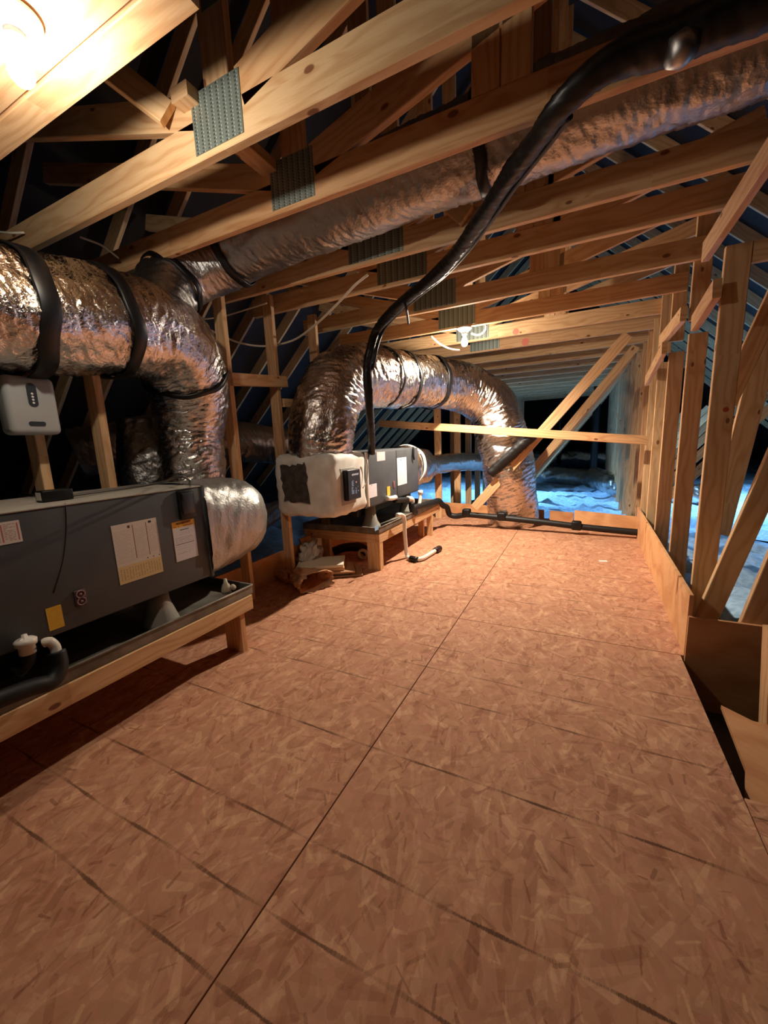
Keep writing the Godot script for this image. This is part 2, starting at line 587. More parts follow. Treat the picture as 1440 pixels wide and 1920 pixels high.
func truss(z: float, label: String, opt := {}) -> Node3D:
	var t := thing("roof_truss", V(-0.8, 2.3, z), label, "truss", opt.get("group", ""))
	var x0: float = opt.get("x0", -2.5)
	var x1: float = opt.get("x1", 0.70)
	var yb := 2.30
	board("bottom_chord", V(x0, yb + 0.07, z), V(x1, yb + 0.07, z), Vector3.UP, 0.14, 0.038, t)
	var zn := z
	if opt.get("webs", true):
		board("web", V(-1.36, 2.455, zn), V(-3.3, 2.455 + 0.31 * 1.94, zn), Vector3.UP, 0.115, 0.038, t)
		board("web", V(-1.15, 2.465, zn), V(0.9, 2.465 + 0.27 * 2.05, zn), Vector3.UP, 0.14, 0.038, t)
		board("web", V(-1.26, 2.445, zn), V(-1.26, 4.6, zn), Vector3.RIGHT, 0.125, 0.038, t)
		board("web", V(-0.375, 2.44, zn), V(-0.375, 4.6, zn), Vector3.RIGHT, 0.103, 0.038, t)
		board("web", V(-0.267, 2.44, zn), V(-0.267, 4.6, zn), Vector3.RIGHT, 0.103, 0.038, t)
		if absf(z + 2.42) < 0.01: board("web", V(-1.0, 2.77, z + 0.04), V(-0.62, 2.39, z + 0.04), V(1, 1, 0), 0.10, 0.038, t)
		gusset(V(-1.27 if z > -2.0 else -1.2, 2.42, z + 0.0192), 0.25 if z > -2.0 else 0.38, 0.20, 1.0, t)
		gusset(V(-1.245, 2.80, z + 0.0192), 0.09, 0.12, 1.0, t)
		board("top_chord", V(-6.7, 0.35, z), V(-0.8, 5.8, z), V(1, 1, 0), 0.14, 0.038, t)
		board("top_chord", V(5.2, 0.35, z), V(-0.8, 5.8, z), V(-1, 1, 0), 0.14, 0.038, t)
	return t

func stud(x: float, z: float, y0: float, y1: float, facing_x: bool, label: String, group := "", wd := 0.089) -> Node3D:
	var t := thing("wall_stud", V(x, y0, z), label, "stud", group)
	board("post", V(x, y0, z), V(x, y1, z), Vector3.RIGHT if not facing_x else Vector3.BACK, wd, 0.038, t)
	return t

func _ready() -> void:
	rng.seed = 77
	noise.seed = 3
	noise.frequency = 1.0
	noise.fractal_octaves = 2
	# camera, sky, exposure
	var cam := Camera3D.new()
	cam.name = "camera"
	cam.transform = Transform3D(Basis(V(0.89521, -0.04014, -0.44384), V(-0.04278, 0.98360, -0.17523), V(0.44360, 0.17585, 0.87881)), V(0, 1.2, 0))
	cam.fov = 104.748
	cam.near = 0.02
	cam.far = 200.0
	add_child(cam)
	cam.current = true
	var env := Environment.new()
	env.background_mode = Environment.BG_COLOR
	env.background_color = Color(0.01, 0.012, 0.02)
	env.tonemap_mode = Environment.TONE_MAPPER_LINEAR
	env.tonemap_exposure = 1.0
	env.sdfgi_enabled = true
	env.ssao_enabled = true
	env.ssil_enabled = true
	var we := WorldEnvironment.new()
	we.name = "environment"
	we.environment = env
	add_child(we)
	make_materials()
	var near_col := Color(1.0, 0.93, 0.84)
	var e1 := 0.55
	var e2 := 1.1
	var e2d := 9.0
	var e3 := 32.0
	lamp(V(-1.38, 2.21, -0.70), V(0, 1, 0), 1.0, "bare bulb in white porcelain holder nearest the viewer, glaring at upper left", e1, 0.0, Color(1.0, 0.95, 0.88))
	lamp(V(-1.124, 2.16, -4.202), V(0, 1, 0), 1.15, "small bare bulb under the far trusses above the arched duct", e2, e2d, near_col)
	lamp(V(3.2, 1.95, -8.6), V(0, 1, 0), 1.0, "cool white bulb among the trusses right of the right hand studs", 0.15, e3, Color(0.60, 0.82, 1.0), 72.0)
	lamp(V(-1.85, 1.74, -9.5), V(0, 1, 0), 1.0, "cool white bulb in the far bay behind the descending foil duct", 0.1, 16.0, Color(0.60, 0.82, 1.0), 76.0)
	build_shell()
	build_trusses()
	build_studs()
	build_ducts()
	build_unit_one()
	build_unit_two()
	build_lines()
	build_litter()
	build_far()

func build_shell() -> void:
	# floor of OSB panels
	var fl := Node3D.new()
	fl.name = "floor"
	add_child(fl)
	tag(fl, "reddish oriented strand board floor of the attic room", "", "", "structure")
	var zs := [2.43, -0.01, -2.45, -4.89, -6.1]
	var cols := [[-0.702, 0.522], [-1.925, -0.706], [-2.47, -1.929]]
	for ci in cols.size():
		for i in 4:
			var x0: float = cols[ci][0]
			var x1: float = cols[ci][1]
			if ci == 0 and i >= 2: x1 = 0.61
			var za: float = zs[i] - 0.002
			var zb: float = zs[i + 1] + 0.001
			var f := (za - zb) / 2.44
			var u := (x1 - x0) / 1.22
			var st := mb()
			var lo := V(x0, -0.018, zb)
			var hi := V(x1, 0.0, za)
			var c := 0.0015
			st.set_smooth_group(-1)
			var fx := 1.0 if (ci + i) % 2 == 0 else -1.0
			var uv := func(x: float, z: float) -> Vector2: return Vector2(fx * (x - x0) / 1.22, (za - z) / 2.44)
			quad(st, V(x0 + c, 0, za - c), V(x0 + c, 0, zb + c), V(x1 - c, 0, zb + c), V(x1 - c, 0, za - c), uv.call(x0, za), uv.call(x0, zb), uv.call(x1, zb), uv.call(x1, za))
			var top := [V(x0 + c, 0, za - c), V(x1 - c, 0, za - c), V(x1 - c, 0, zb + c), V(x0 + c, 0, zb + c)]
			var mid := [V(x0, -c, za), V(x1, -c, za), V(x1, -c, zb), V(x0, -c, zb)]
			var bot := [V(x0, -0.018, za), V(x1, -0.018, za), V(x1, -0.018, zb), V(x0, -0.018, zb)]
			for k in 4:
				var k2 := (k + 1) % 4
				quad(st, top[k], top[k2], mid[k2], mid[k], Vector2(0, 0), Vector2(0.1, 0), Vector2(0.1, 0.01), Vector2(0, 0.01))
				quad(st, mid[k], mid[k2], bot[k2], bot[k], Vector2(0, 0), Vector2(0.1, 0), Vector2(0.1, 0.01), Vector2(0, 0.01))
			st.generate_normals()
			obj("osb_panel", st, M.osb if (ci + i) % 2 == 0 else M.osb2, fl)
	# a black void under the seams
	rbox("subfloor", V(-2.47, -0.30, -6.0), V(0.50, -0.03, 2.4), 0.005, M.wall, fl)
	# right of the hatch slit
	slab("osb_panel", [V(0.525, 0, 2.4), V(1.9, 0, 2.4), V(1.9, 0, -1.50), V(0.525, 0, -1.50)], Vector3.DOWN, 0.018, M.osb2, fl, 0.7)
	# roof deck, gable ends, ceiling board under the insulation
	var ce := Node3D.new()
	ce.name = "ceiling"
	add_child(ce)
	tag(ce, "dark underside of the roof deck above the trusses", "", "", "structure")
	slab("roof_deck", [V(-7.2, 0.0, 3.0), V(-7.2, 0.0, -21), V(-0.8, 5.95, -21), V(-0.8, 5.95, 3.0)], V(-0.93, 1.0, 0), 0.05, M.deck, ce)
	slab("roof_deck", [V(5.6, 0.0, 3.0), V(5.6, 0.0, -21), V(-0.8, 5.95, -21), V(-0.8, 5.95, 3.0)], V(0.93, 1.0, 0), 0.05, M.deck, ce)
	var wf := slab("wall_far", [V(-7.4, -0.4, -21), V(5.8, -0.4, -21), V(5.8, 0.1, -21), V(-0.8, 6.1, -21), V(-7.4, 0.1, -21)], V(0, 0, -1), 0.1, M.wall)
	tag(wf, "dark gable wall at the far end of the attic", "", "", "structure")
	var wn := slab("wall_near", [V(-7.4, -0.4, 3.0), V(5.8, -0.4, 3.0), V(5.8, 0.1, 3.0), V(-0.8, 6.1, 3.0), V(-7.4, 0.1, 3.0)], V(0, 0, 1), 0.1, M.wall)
	tag(wn, "dark gable wall behind the viewer", "", "", "structure")
	var gy := slab("floor_outer", [V(-7.4, -0.34, 3.0), V(5.8, -0.34, 3.0), V(5.8, -0.34, -21), V(-7.4, -0.34, -21)], V(0, -1, 0), 0.05, M.dry)
	tag(gy, "ceiling board below the loose insulation", "", "", "structure")

func build_trusses() -> void:
	# the member just in front of the near bulb
	var p0 := thing("flat_plank", V(-1.6, 2.335, -0.74), "wide flat plank overhead carrying the near bulb at upper left", "plank")
	board("board", V(-3.2, 2.354, -0.735), V(-0.96, 2.354, -0.735), Vector3.BACK, 0.19, 0.038, p0)
	var p1 := thing("flat_plank", V(-1.6, 2.335, -0.89), "narrower flat plank overhead alongside the one with the near bulb", "plank")
	board("board", V(-3.2, 2.354, -0.884), V(-0.95, 2.354, -0.884), Vector3.BACK, 0.089, 0.038, p1)
	var t1 := truss(-1.29, "nearest brightly lit truss with the fully visible toothed metal plate", {"x0": -3.1, "x1": 1.4})
	var t2 := truss(-1.72, "second lit truss, its lower strip bright below a shadow, carrying the black pipe", {"x0": -3.0, "x1": 1.4})
	truss(-2.42, "shadowed dark red truss seen just below the long overhead foil duct", {"x0": -2.6, "x1": 1.4})
	truss(-2.82, "truss with a shadowed chord and a broad metal plate behind the hanging white cable", {"x0": -2.6})
	truss(-3.52, "dark red truss crossing behind the black pipe, third in front of the far bulb", {"x0": -2.6})
	truss(-4.2, "reddish truss with a plate left of the far bulb, next in front of it", {"x0": -2.6})
	var tf := truss(-4.85, "pale lit truss with a red paint mark, directly above the far bulb", {"x0": -2.6})
	var tg := truss(-5.5, "last pale lit truss at the end of the floor, above the arched duct", {"x0": -2.6})
	lathe("paint_mark", V(-0.717, 2.335, -4.83), V(0, 0, 1), [[0.0, 0.0008], [0.03, 0.0004], [0.034, 0.0]], M.pink_paint, tf, 16)
	lathe("paint_mark", V(-0.696, 2.351, -5.48), V(0, 0, 1), [[0.0, 0.0008], [0.04, 0.0004], [0.044, 0.0]], M.pink_paint, tg, 16)
	# running braces
	var b := thing("running_brace", V(-1.45, 2.56, -1.9), "short pale lumber block end poking out beside the near metal plate", "brace")
	board("board", V(-1.396, 2.505, -1.22), V(-1.396, 2.505, -1.22) + V(0, 0, -1.6), Vector3.UP, 0.05, 0.089, b)
	var b2 := thing("running_brace", V(-1.7, 2.6, -1.2), "diagonal flat board behind the near bulb joining two trusses", "brace")
	board("board", V(-1.874, 2.812, -0.99), V(-1.491, 2.477, -1.24), Vector3.UP, 0.089, 0.038, b2)

func build_studs() -> void:
	# left wall
	var L := [[-0.98, 0.0, 1.75, "left stud below the grey wall box beside the near cabinet"], [-1.275, 0.0, 1.8, "left stud standing bare between the grey box and the vertical foil duct"], [-2.19, 0.0, 2.4, "left stud right of the big foil elbow, carrying a short cross block"], [-2.70, 0.0, 2.4, "left stud rising just behind the white wrapped box"], [-3.30, 0.0, 2.4, "left stud partly hidden behind the arching foil duct"]]
	for s in L:
		var z: float = s[0]
		var t := thing("wall_stud", V(-2.3, 0, z), s[3], "stud")
		board("post", V(-2.345, s[1], z), V(-2.345, s[2], z), Vector3.RIGHT, 0.089, 0.040, t)
	var F := [[-5.75, "far left stud nearest the second cabinet, behind the long cross brace"], [-6.55, "far left stud second behind the cross brace, shaded at its foot"], [-8.3, "thin dark far stud left of the descending foil duct"]]
	for s in F:
		var z: float = s[0]
		var t := thing("wall_stud", V(-1.95, 0, z), s[1], "stud")
		board("post", V(-1.95, -0.3, z), V(-1.95, 2.3, z), Vector3.RIGHT, 0.10, 0.038, t)
	var bl := thing("cross_block", V(-2.29, 1.685, -2.177), "short horizontal block nailed between two left studs", "block")
	board("block", V(-2.285, 1.684, -2.173), V(-2.285, 1.732, -2.775), Vector3.UP, 0.089, 0.038, bl)
	var bl2 := thing("cross_block", V(-2.31, 1.55, -2.782), "smaller horizontal block between studs just left of the arching duct", "block")
	board("block", V(-2.31, 1.56, -2.742), V(-2.31, 1.568, -3.075), Vector3.UP, 0.07, 0.038, bl2)
	# right wall
	var names := ["nearest and widest right hand stud with an orange knot mark", "second right hand stud, topped by a slanting brace", "third right hand stud with a faint pink paint spot", "fourth right hand stud from the nearest", "fifth right hand stud, narrow and pale orange", "sixth right hand stud at the end of the floor"]
	var zs := [-2.83, -3.53, -4.24, -4.79, -5.26, -5.68]
	for i in 6:
		var z: float = zs[i]
		var t := thing("wall_stud", V(0.67, 0, z), names[i], "stud")
		board("post", V(0.673, -0.1, z), V(0.673, 2.12 if i == 0 else (1.84 if i < 4 else 2.35), z), Vector3.RIGHT, 0.107, 0.038, t)
		if i > 0 and i < 4: board("upper_post", V(0.665, 1.93, z - 0.02), V(0.665, 2.6, z - 0.02), Vector3.RIGHT, 0.10, 0.038, t)
		if i == 0:
			lathe("paint_mark", V(0.689, 1.296, -2.811), V(0, 0, 1), [[0.0, 0.0008], [0.012, 0.0004], [0.014, 0.0]], M.red_paint, t, 16)
	board_thing("long brace running up along the right hand stud tops toward the viewer", V(0.58, 2.186, -3.039), V(0.58, 2.198, -2.088), 0.105)
	board_thing("slanting brace piece between the first and second right hand studs", V(0.58, 1.833, -3.155), V(0.58, 1.901, -2.723), 0.098)
	board_thing("slanting brace piece above the third right hand stud", V(0.575, 1.962, -4.361), V(0.575, 1.971, -3.491), 0.098)
	board_thing("farthest slanting brace piece beside the fourth right hand stud", V(0.565, 1.702, -5.023), V(0.565, 1.862, -4.093), 0.098)
	# header from the first stud going right
	var h := thing("header", V(1.0, 2.07, -2.83), "shadowed horizontal timber running right from the nearest stud top", "beam")
	board("board", V(0.73, 2.07, -2.83), V(2.2, 2.07, -2.83), Vector3.UP, 0.10, 0.038, h)
	# webs of the right hand side
	var W := [[V(0.596, 0.056, -2.68), V(0.873, 1.219, -2.68), 0.10, "diagonal timber rising right just behind the nearest right hand stud"], [V(0.771, 0.134, -2.52), V(0.886, 0.724, -2.52), 0.14, "lowest right diagonal timber standing on the plywood panel"], [V(0.727, 1.339, -3.2), V(0.933, 2.032, -3.2), 0.10, "dark diagonal timber right of the nearest stud top"], [V(0.937, 0.372, -3.9), V(1.092, 1.8, -3.9), 0.14, "shadowed diagonal timber seen behind the nearest stud"], [V(1.05, 0, -3.0), V(1.25, 2.1, -3.2), 0.14, "dark red upright timber at the right picture edge"]]
	for w in W:
		var t := thing("diagonal_web", w[0], w[3], "timber")
		var d := V(0.6, 0, 0)
		board("board", w[0] + d * 0.09, w[1] + d * 0.09, Vector3.RIGHT, w[2], 0.038, t)

func board_thing(label: String, a: Vector3, b: Vector3, w: float) -> void:
	var t := thing("running_brace", a, label, "brace")
	board("board", a, b, Vector3.UP, w, 0.038, t)

func build_ducts() -> void:
	# big elbow on the left
	var t := thing("foil_duct", V(-2.3, 1.0, -1.85), "large foil flex duct on the left, bending down behind the near cabinet", "duct")
	var P := path([V(-2.22, 1.80, 0.1), V(-2.22, 1.80, -0.55), V(-2.21, 1.81, -1.0), V(-2.22, 1.86, -1.45), V(-2.26, 1.80, -1.72), V(-2.36, 1.56, -1.88), V(-2.44, 1.28, -1.90), V(-2.46, 0.80, -1.88)], [0.25, 0.25, 0.25, 0.25, 0.25, 0.235, 0.215, 0.22], 0.011)
	duct("sleeve", P, M.foil, t, 0.009, 80, 0.0)
	strap(P, 1.04, 0.075, t)
	strap(P, 1.40, 0.06, t)
	strap(P, 2.02, 0.03, t, "seam_band")
	lathe("service_port", V(-2.25, 1.198, -1.856), V(1, 0.0, 0.4), [[0.0, 0.03], [0.012, 0.03], [0.016, 0.02], [0.045, 0.012], [0.055, 0.0], [0.055, -0.05]], M.foil_grey, t)
	# second vertical sleeve
	var t2 := thing("foil_duct", V(-2.75, 0.8, -1.75), "narrower vertical foil duct left of the big elbow", "duct")
	var P2 := path([V(-2.72, 1.42, -1.74), V(-2.72, 1.1, -1.74), V(-2.72, 0.6, -1.74)], [0.13, 0.17, 0.17], 0.012)
	duct("sleeve", P2, M.foil_dull, t2, 0.008, 56, 3.0)
	# overhead duct
	var t3 := thing("foil_duct", V(-1.0, 2.4, -2.05), "long overhead foil duct running right between the lit trusses", "duct")
	var P3 := path([V(-2.24, 1.98, -1.62), V(-2.34, 2.22, -1.84), V(-2.16, 2.40, -2.06), V(-1.75, 2.48, -2.11), V(-0.8, 2.52, -2.11), V(0.2, 2.55, -2.11), V(1.2, 2.56, -2.11), V(2.2, 2.5, -2.11)], [0.15, 0.175, 0.185, 0.185, 0.185, 0.185, 0.185, 0.185], 0.011)
	duct("sleeve", P3, M.foil_dull, t3, 0.007, 64, 5.0)
	strap(P3, 0.32, 0.04, t3)
	strap(P3, 0.80, 0.045, t3)
	strap(P3, 2.40, 0.05, t3)
	strap(P3, 3.7, 0.08, t3)
	# the arch from the white box
	var t4 := thing("foil_duct", V(-1.95, 1.13, -2.9), "big arching foil flex duct from the white box down to the floor end", "duct")
	var pp := []
	var src := [[V(-1.915, 1.02, -2.69), 1.06], [V(-1.88, 1.36, -2.70), 1.06], [V(-1.88, 1.69, -2.97), 1.06], [V(-1.80, 1.79, -3.35), 1.06], [V(-1.73, 1.81, -3.85), 1.08], [V(-1.60, 1.835, -4.40), 1.08], [V(-1.33, 1.80, -4.80), 1.10], [V(-1.0, 1.58, -4.88), 1.13], [V(-0.84, 1.19, -4.74), 1.16], [V(-0.73, 0.73, -4.64), 1.18], [V(-0.69, 0.25, -4.68), 1.2]]
	var rr := []
	for s in src:
		pp.append(V(0, 1.2, 0) + (s[0] - V(0, 1.2, 0)) * s[1])
		rr.append((0.238 if rr.size() == 0 else (0.258 if rr.size() == 1 else 0.275)) * s[1])
	var P4 := path(pp, rr, 0.011)
	duct("sleeve", P4, M.foil, t4, 0.011, 88, 9.0)
	strap(P4, 1.42, 0.035, t4)
	strap(P4, 1.86, 0.05, t4)
	strap(P4, 2.52, 0.06, t4)
	# dim ducts behind the left studs
	var t5 := thing("foil_duct", V(-3.2, 1.1, -2.6), "dim crumpled foil duct in the dark behind the left studs", "duct")
	var P5 := path([V(-3.9, 1.2, -1.9), V(-3.5, 1.35, -2.6), V(-3.2, 1.25, -3.1), V(-3.0, 1.1, -4.4)], [0.2, 0.2, 0.2, 0.2], 0.014)
	duct("sleeve", P5, M.foil_dull, t5, 0.010, 48, 12.0)
	var t6 := thing("foil_duct", V(-2.7, 0.45, -2.6), "small foil duct between the near drum and the white box", "duct")
	var P6 := path([V(-2.35, 0.42, -2.0), V(-2.55, 0.50, -2.45), V(-2.72, 0.56, -3.0), V(-3.1, 0.5, -3.8)], [0.09, 0.09, 0.09, 0.09], 0.014)
	duct("sleeve", P6, M.foil_dull, t6, 0.006, 40, 14.0)

func cab_sheet(called: String, x: float, z0: float, z1: float, y0: float, y1: float, m: Material, parent: Node, th := 0.0015) -> MeshInstance3D:
	return sheet(called, V(x, (y0 + y1) / 2, (z0 + z1) / 2), V(0, 0, (z1 - z0) / 2), V(0, (y1 - y0) / 2, 0), th, m, parent)

func pan(called: String, lo: Vector3, hi: Vector3, parent: Node, label: String) -> void:
	var p := thing(called, V((lo.x + hi.x) / 2, lo.y, (lo.z + hi.z) / 2), label, "drain pan")
	var st := mb()
	var w := 0.004
	add_rbox(st, lo, V(hi.x, lo.y + 0.006, hi.z), 0.002, 1)
	add_rbox(st, V(hi.x - w, lo.y, lo.z), V(hi.x, hi.y, hi.z), 0.0015, 1)
	add_rbox(st, V(lo.x, lo.y, lo.z), V(lo.x + w, hi.y, hi.z), 0.0015, 1)
	add_rbox(st, V(lo.x, lo.y, lo.z), V(hi.x, hi.y, lo.z + w), 0.0015, 1)
	add_rbox(st, V(lo.x, lo.y, hi.z - w), V(hi.x, hi.y, hi.z), 0.0015, 1)
	st.index(); st.generate_normals()
	obj("tray", st, M.galv, p)
	var rim := mb()
	for e in [[V(hi.x, hi.y, lo.z), V(hi.x, hi.y, hi.z)], [V(lo.x, hi.y, lo.z), V(hi.x, hi.y, lo.z)], [V(lo.x, hi.y, hi.z), V(hi.x, hi.y, hi.z)]]:
		add_tube(rim, path([e[0], e[1]], [0.006, 0.006], 0.3), 8)
	rim.index(); rim.generate_normals()
	obj("rolled_rim", rim, M.galv, p)

func platform(called: String, x0: float, x1: float, z0: float, z1: float, top: float, legs: Array, label: String) -> Node3D:
	var t := thing(called, V((x0 + x1) / 2, 0, (z0 + z1) / 2), label, "platform")
	var h := 0.089
	board("rail", V(x1 - 0.019, top - h / 2, z0), V(x1 - 0.019, top - h / 2, z1), Vector3.UP, h, 0.038, t)
	board("rail", V(x0 + 0.019, top - h / 2, z0), V(x0 + 0.019, top - h / 2, z1), Vector3.UP, h, 0.038, t)
	board("rail", V(x0 + 0.04, top - h / 2, z1 + 0.019), V(x1 - 0.04, top - h / 2, z1 + 0.019), Vector3.UP, h, 0.038, t)
	board("rail", V(x0 + 0.04, top - h / 2, z0 - 0.019), V(x1 - 0.04, top - h / 2, z0 - 0.019), Vector3.UP, h, 0.038, t)
	board("deck", V((x0 + x1) / 2, top - 0.006, z0 - 0.04), V((x0 + x1) / 2, top - 0.006, z1 + 0.04), Vector3.RIGHT, x1 - x0 - 0.08, 0.010, t)
	for l in legs:
		board("leg", V(l[0], 0, l[1]), V(l[0], top - h, l[1]), Vector3.RIGHT, l[2], l[3], t)
	return t

func build_unit_one() -> void:
	platform("cabinet_platform", -2.40, -1.735, -0.05, -1.64, 0.33, [[-1.815, -1.56, 0.135, 0.04], [-2.33, -1.56, 0.089, 0.04], [-1.79, -0.1, 0.089, 0.04]], "low lumber platform under the near dark cabinet")
	pan("drain_pan", V(-2.40, 0.332, -1.655), V(-1.742, 0.385, -0.03), null, "galvanised drain pan under the near dark cabinet")
	var t := thing("air_handler", V(-2.06, 0.39, -0.8), "near dark grey air handler cabinet with several paper labels", "air handler")
	rbox("cabinet", V(-2.33, 0.51, -1.44), V(-1.80, 1.005, -0.02), 0.006, M.cabinet, t)
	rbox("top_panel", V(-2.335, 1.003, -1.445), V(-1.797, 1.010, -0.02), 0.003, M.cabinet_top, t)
	rbox("end_flange", V(-2.335, 0.505, -1.446), V(-1.795, 1.012, -1.425), 0.004, M.cabinet, t)
	for z in [-1.16, -0.3]:
		for x in [-1.87, -2.27]:
			lathe("foot", V(x, 0.338, z), Vector3.UP, [[0.0, 0.0], [0.085, 0.0], [0.082, 0.02], [0.05, 0.12], [0.046, 0.172], [0.0, 0.172]], M.cabinet_top, t, 20)
	# service switch
	var sw := rbox("vent_frame", V(-1.802, 0.853, -1.372), V(-1.782, 1.0, -1.278), 0.008, M.black, t)
	var s2 := rbox("cover", V(-1.785, 0.878, -1.357), V(-1.776, 0.985, -1.293), 0.006, M.dark_inset, sw)
	# labels
	var im := Image.create_empty(256, 320, false, Image.FORMAT_RGB8)
	im.fill(Color(0.86, 0.82, 0.78))
	im.fill_rect(Rect2i(0, 225, 256, 95), Color(0.84, 0.75, 0.56))
	for k in [[8, 12, 98, 205], [116, 12, 66, 190], [196, 12, 54, 180]]:
		print_lines(im, Rect2i(k[0], k[1] + 26, k[2], k[3] - 28), 8, 2, Color(0.70, 0.66, 0.64), k[0])
	for x in [110, 188]: im.fill_rect(Rect2i(x, 14, 4, 186), Color(0.50, 0.25, 0.22))
	im.fill_rect(Rect2i(84, 14, 14, 14), Color(0.3, 0.2, 0.2)); im.fill_rect(Rect2i(205, 10, 18, 12), Color(0.15, 0.12, 0.14))
	im.fill_rect(Rect2i(250, 24, 3, 180), Color(0.6, 0.38, 0.34))
	for x in range(12, 240, 16): print_lines(im, Rect2i(x, 240, 9, 66), 6, 3, Color(0.60, 0.50, 0.36), x)
	for x in [170, 206, 242]: im.fill_rect(Rect2i(x, 212, 7, 6), Color(0.3, 0.22, 0.2))
	cab_sheet("instruction_label", -1.80, -0.957, -1.16, 0.622, 0.889, label_mat(im), t)
	var im2 := Image.create_empty(192, 288, false, Image.FORMAT_RGB8)
	im2.fill(Color(0.86, 0.85, 0.86))
	im2.fill_rect(Rect2i(0, 0, 192, 44), Color(0.92, 0.66, 0.22))
	print_lines(im2, Rect2i(6, 32, 180, 6), 8, 5, Color(0.35, 0.22, 0.12), 3)
	print_lines(im2, Rect2i(60, 60, 76, 8), 10, 8, Color(0.32, 0.38, 0.38), 6)
	print_lines(im2, Rect2i(44, 82, 134, 20), 8, 2, Color(0.68, 0.68, 0.68), 5)
	print_lines(im2, Rect2i(12, 118, 168, 40), 11, 3, Color(0.55, 0.55, 0.55), 7)
	im2.fill_rect(Rect2i(12, 164, 160, 4), Color(0.25, 0.25, 0.25))
	print_lines(im2, Rect2i(14, 182, 160, 60), 20, 2, Color(0.68, 0.68, 0.70), 9)
	print_lines(im2, Rect2i(16, 232, 120, 6), 9, 3, Color(0.50, 0.50, 0.52), 11)
	var nt := cab_sheet("notice_card", -1.80, -1.235, -1.362, 0.645, 0.846, label_mat(im2), t, 0.002)
	var tm := TextMesh.new()
	tm.text = "IMPORTANT!"
	var fo := SystemFont.new()
	fo.font_names = PackedStringArray(["Droid Sans"])
	fo.font_weight = 700
	tm.font = fo
	tm.font_size = 32
	tm.pixel_size = 0.00043
	tm.depth = 0.0004
	var tn := MeshInstance3D.new()
	tn.name = "lettering"
	tm.material = mat(Color(0.20, 0.12, 0.06), 0.6)
	tn.mesh = tm
	tn.basis = Basis(V(0, 0, -1), V(0, 1, 0), V(1, 0, 0))
	tn.position = V(-1.7974, 0.8365, -1.298)
	nt.add_child(tn)
	var im3 := Image.create_empty(160, 96, false, Image.FORMAT_RGB8)
	im3.fill(Color(0.83, 0.80, 0.77))
	for x in range(8, 150, 30):
		print_lines(im3, Rect2i(x, 10, 22, 76), 7, 3, Color(0.66, 0.52, 0.48), x)
		im3.fill_rect(Rect2i(x + 25, 10, 3, 76), Color(0.66, 0.40, 0.36))
	cab_sheet("rating_label", -1.80, -0.42, -0.657, 0.897, 0.976, label_mat(im3), t)
	var im4 := Image.create_empty(96, 160, false, Image.FORMAT_RGB8)
	im4.fill(Color(0.88, 0.69, 0.22))
	print_lines(im4, Rect2i(8, 10, 80, 140), 9, 3, Color(0.74, 0.55, 0.16), 2)
	cab_sheet("yellow_tag", -1.80, -0.681, -0.731, 0.535, 0.625, label_mat(im4), t)
	# twin drain plugs
	var pl := rbox("plug_plate", V(-1.803, 0.592, -0.820), V(-1.792, 0.660, -0.778), 0.010, mat(Color(0.30, 0.22, 0.24), 0.5), t)
	for y in [0.612, 0.642]:
		lathe("plug", V(-1.795, y, -0.799), Vector3.RIGHT, [[0.017, 0.0], [0.017, 0.006], [0.013, 0.006], [0.012, 0.001], [0.005, 0.001], [0.005, 0.006], [0.0, 0.006]], mat(Color(0.56, 0.42, 0.44), 0.5), pl, 20)
	tube("panel_seam", [V(-1.8, 1.012, -0.808), V(-1.8, 0.916, -0.796), V(-1.801, 0.794, -0.766), V(-1.8, 0.677, -0.716)], 0.0025, M.black, t, 6)
	# foil wrapped plenum on its far end
	var pt := thing("foil_plenum", V(-2.06, 0.5, -1.7), "bulging foil wrapped plenum on the end of the near cabinet", "plenum")
	var st := mb()
	st.set_smooth_group(0)
	var rows := []
	var n := 40
	for i in n + 1:
		var f := float(i) / n
		var zz := -1.436 - 0.60 * f
		var k := 1.0 if f < 0.5 else sqrt(maxf(0.0, 1.0 - pow((f - 0.5) / 0.5, 2.2)))
		var row := []
		for j in 65:
			var a := TAU * (j % 64) / 64
			var ex := lerpf(0.35, 0.85, minf(1.0, f * 1.8))
			var cx := signf(cos(a)) * pow(absf(cos(a)), ex)
			var cy := signf(sin(a)) * pow(absf(sin(a)), ex)
			var w := 1.0 + 0.035 * noise.get_noise_3d(cx * 3.0, cy * 3.0, zz * 9.0) + 0.012 * noise.get_noise_3d(cx * 12.0, cy * 12.0, zz * 26.0)
			row.append(V(-2.045 + cx * 0.265 * k * w, 0.755 + cy * 0.262 * k * w, zz))
		rows.append(row)
	for i in n:
		for j in 64:
			quad(st, rows[i][j], rows[i][j + 1], rows[i + 1][j + 1], rows[i + 1][j], Vector2(j * 0.026, i * 0.015), Vector2(j * 0.026 + 0.026, i * 0.015), Vector2(j * 0.026 + 0.026, i * 0.015 + 0.015), Vector2(j * 0.026, i * 0.015 + 0.015))
	st.index(); st.generate_normals()
	obj("wrap", st, M.foil_grey, pt)
	# small black transformer on top, wires
	var tb := thing("control_box", V(-1.974, 1.012, -0.855), "small black box with a white end label on the near cabinet", "control box")
	var c := V(-1.974, 1.012, -0.855)
	rbox("case", c + V(-0.035, 0, -0.055), c + V(0.03, 0.045, 0.055), 0.005, M.black, tb)
	sheet("end_label", c + V(-0.004, 0.023, 0.0552), V(0.02, 0, 0), V(0, 0.016, 0), 0.001, M.pvc, tb)
	var w1 := tube("wire", [V(-3.022, 1.02, -1.002), V(-2.461, 1.018, -0.93), V(-2.168, 1.02, -0.892)], 0.006, M.foam, null, 8)
	tag(w1, "dark wire trailing left from the black box on the near cabinet", "wire")
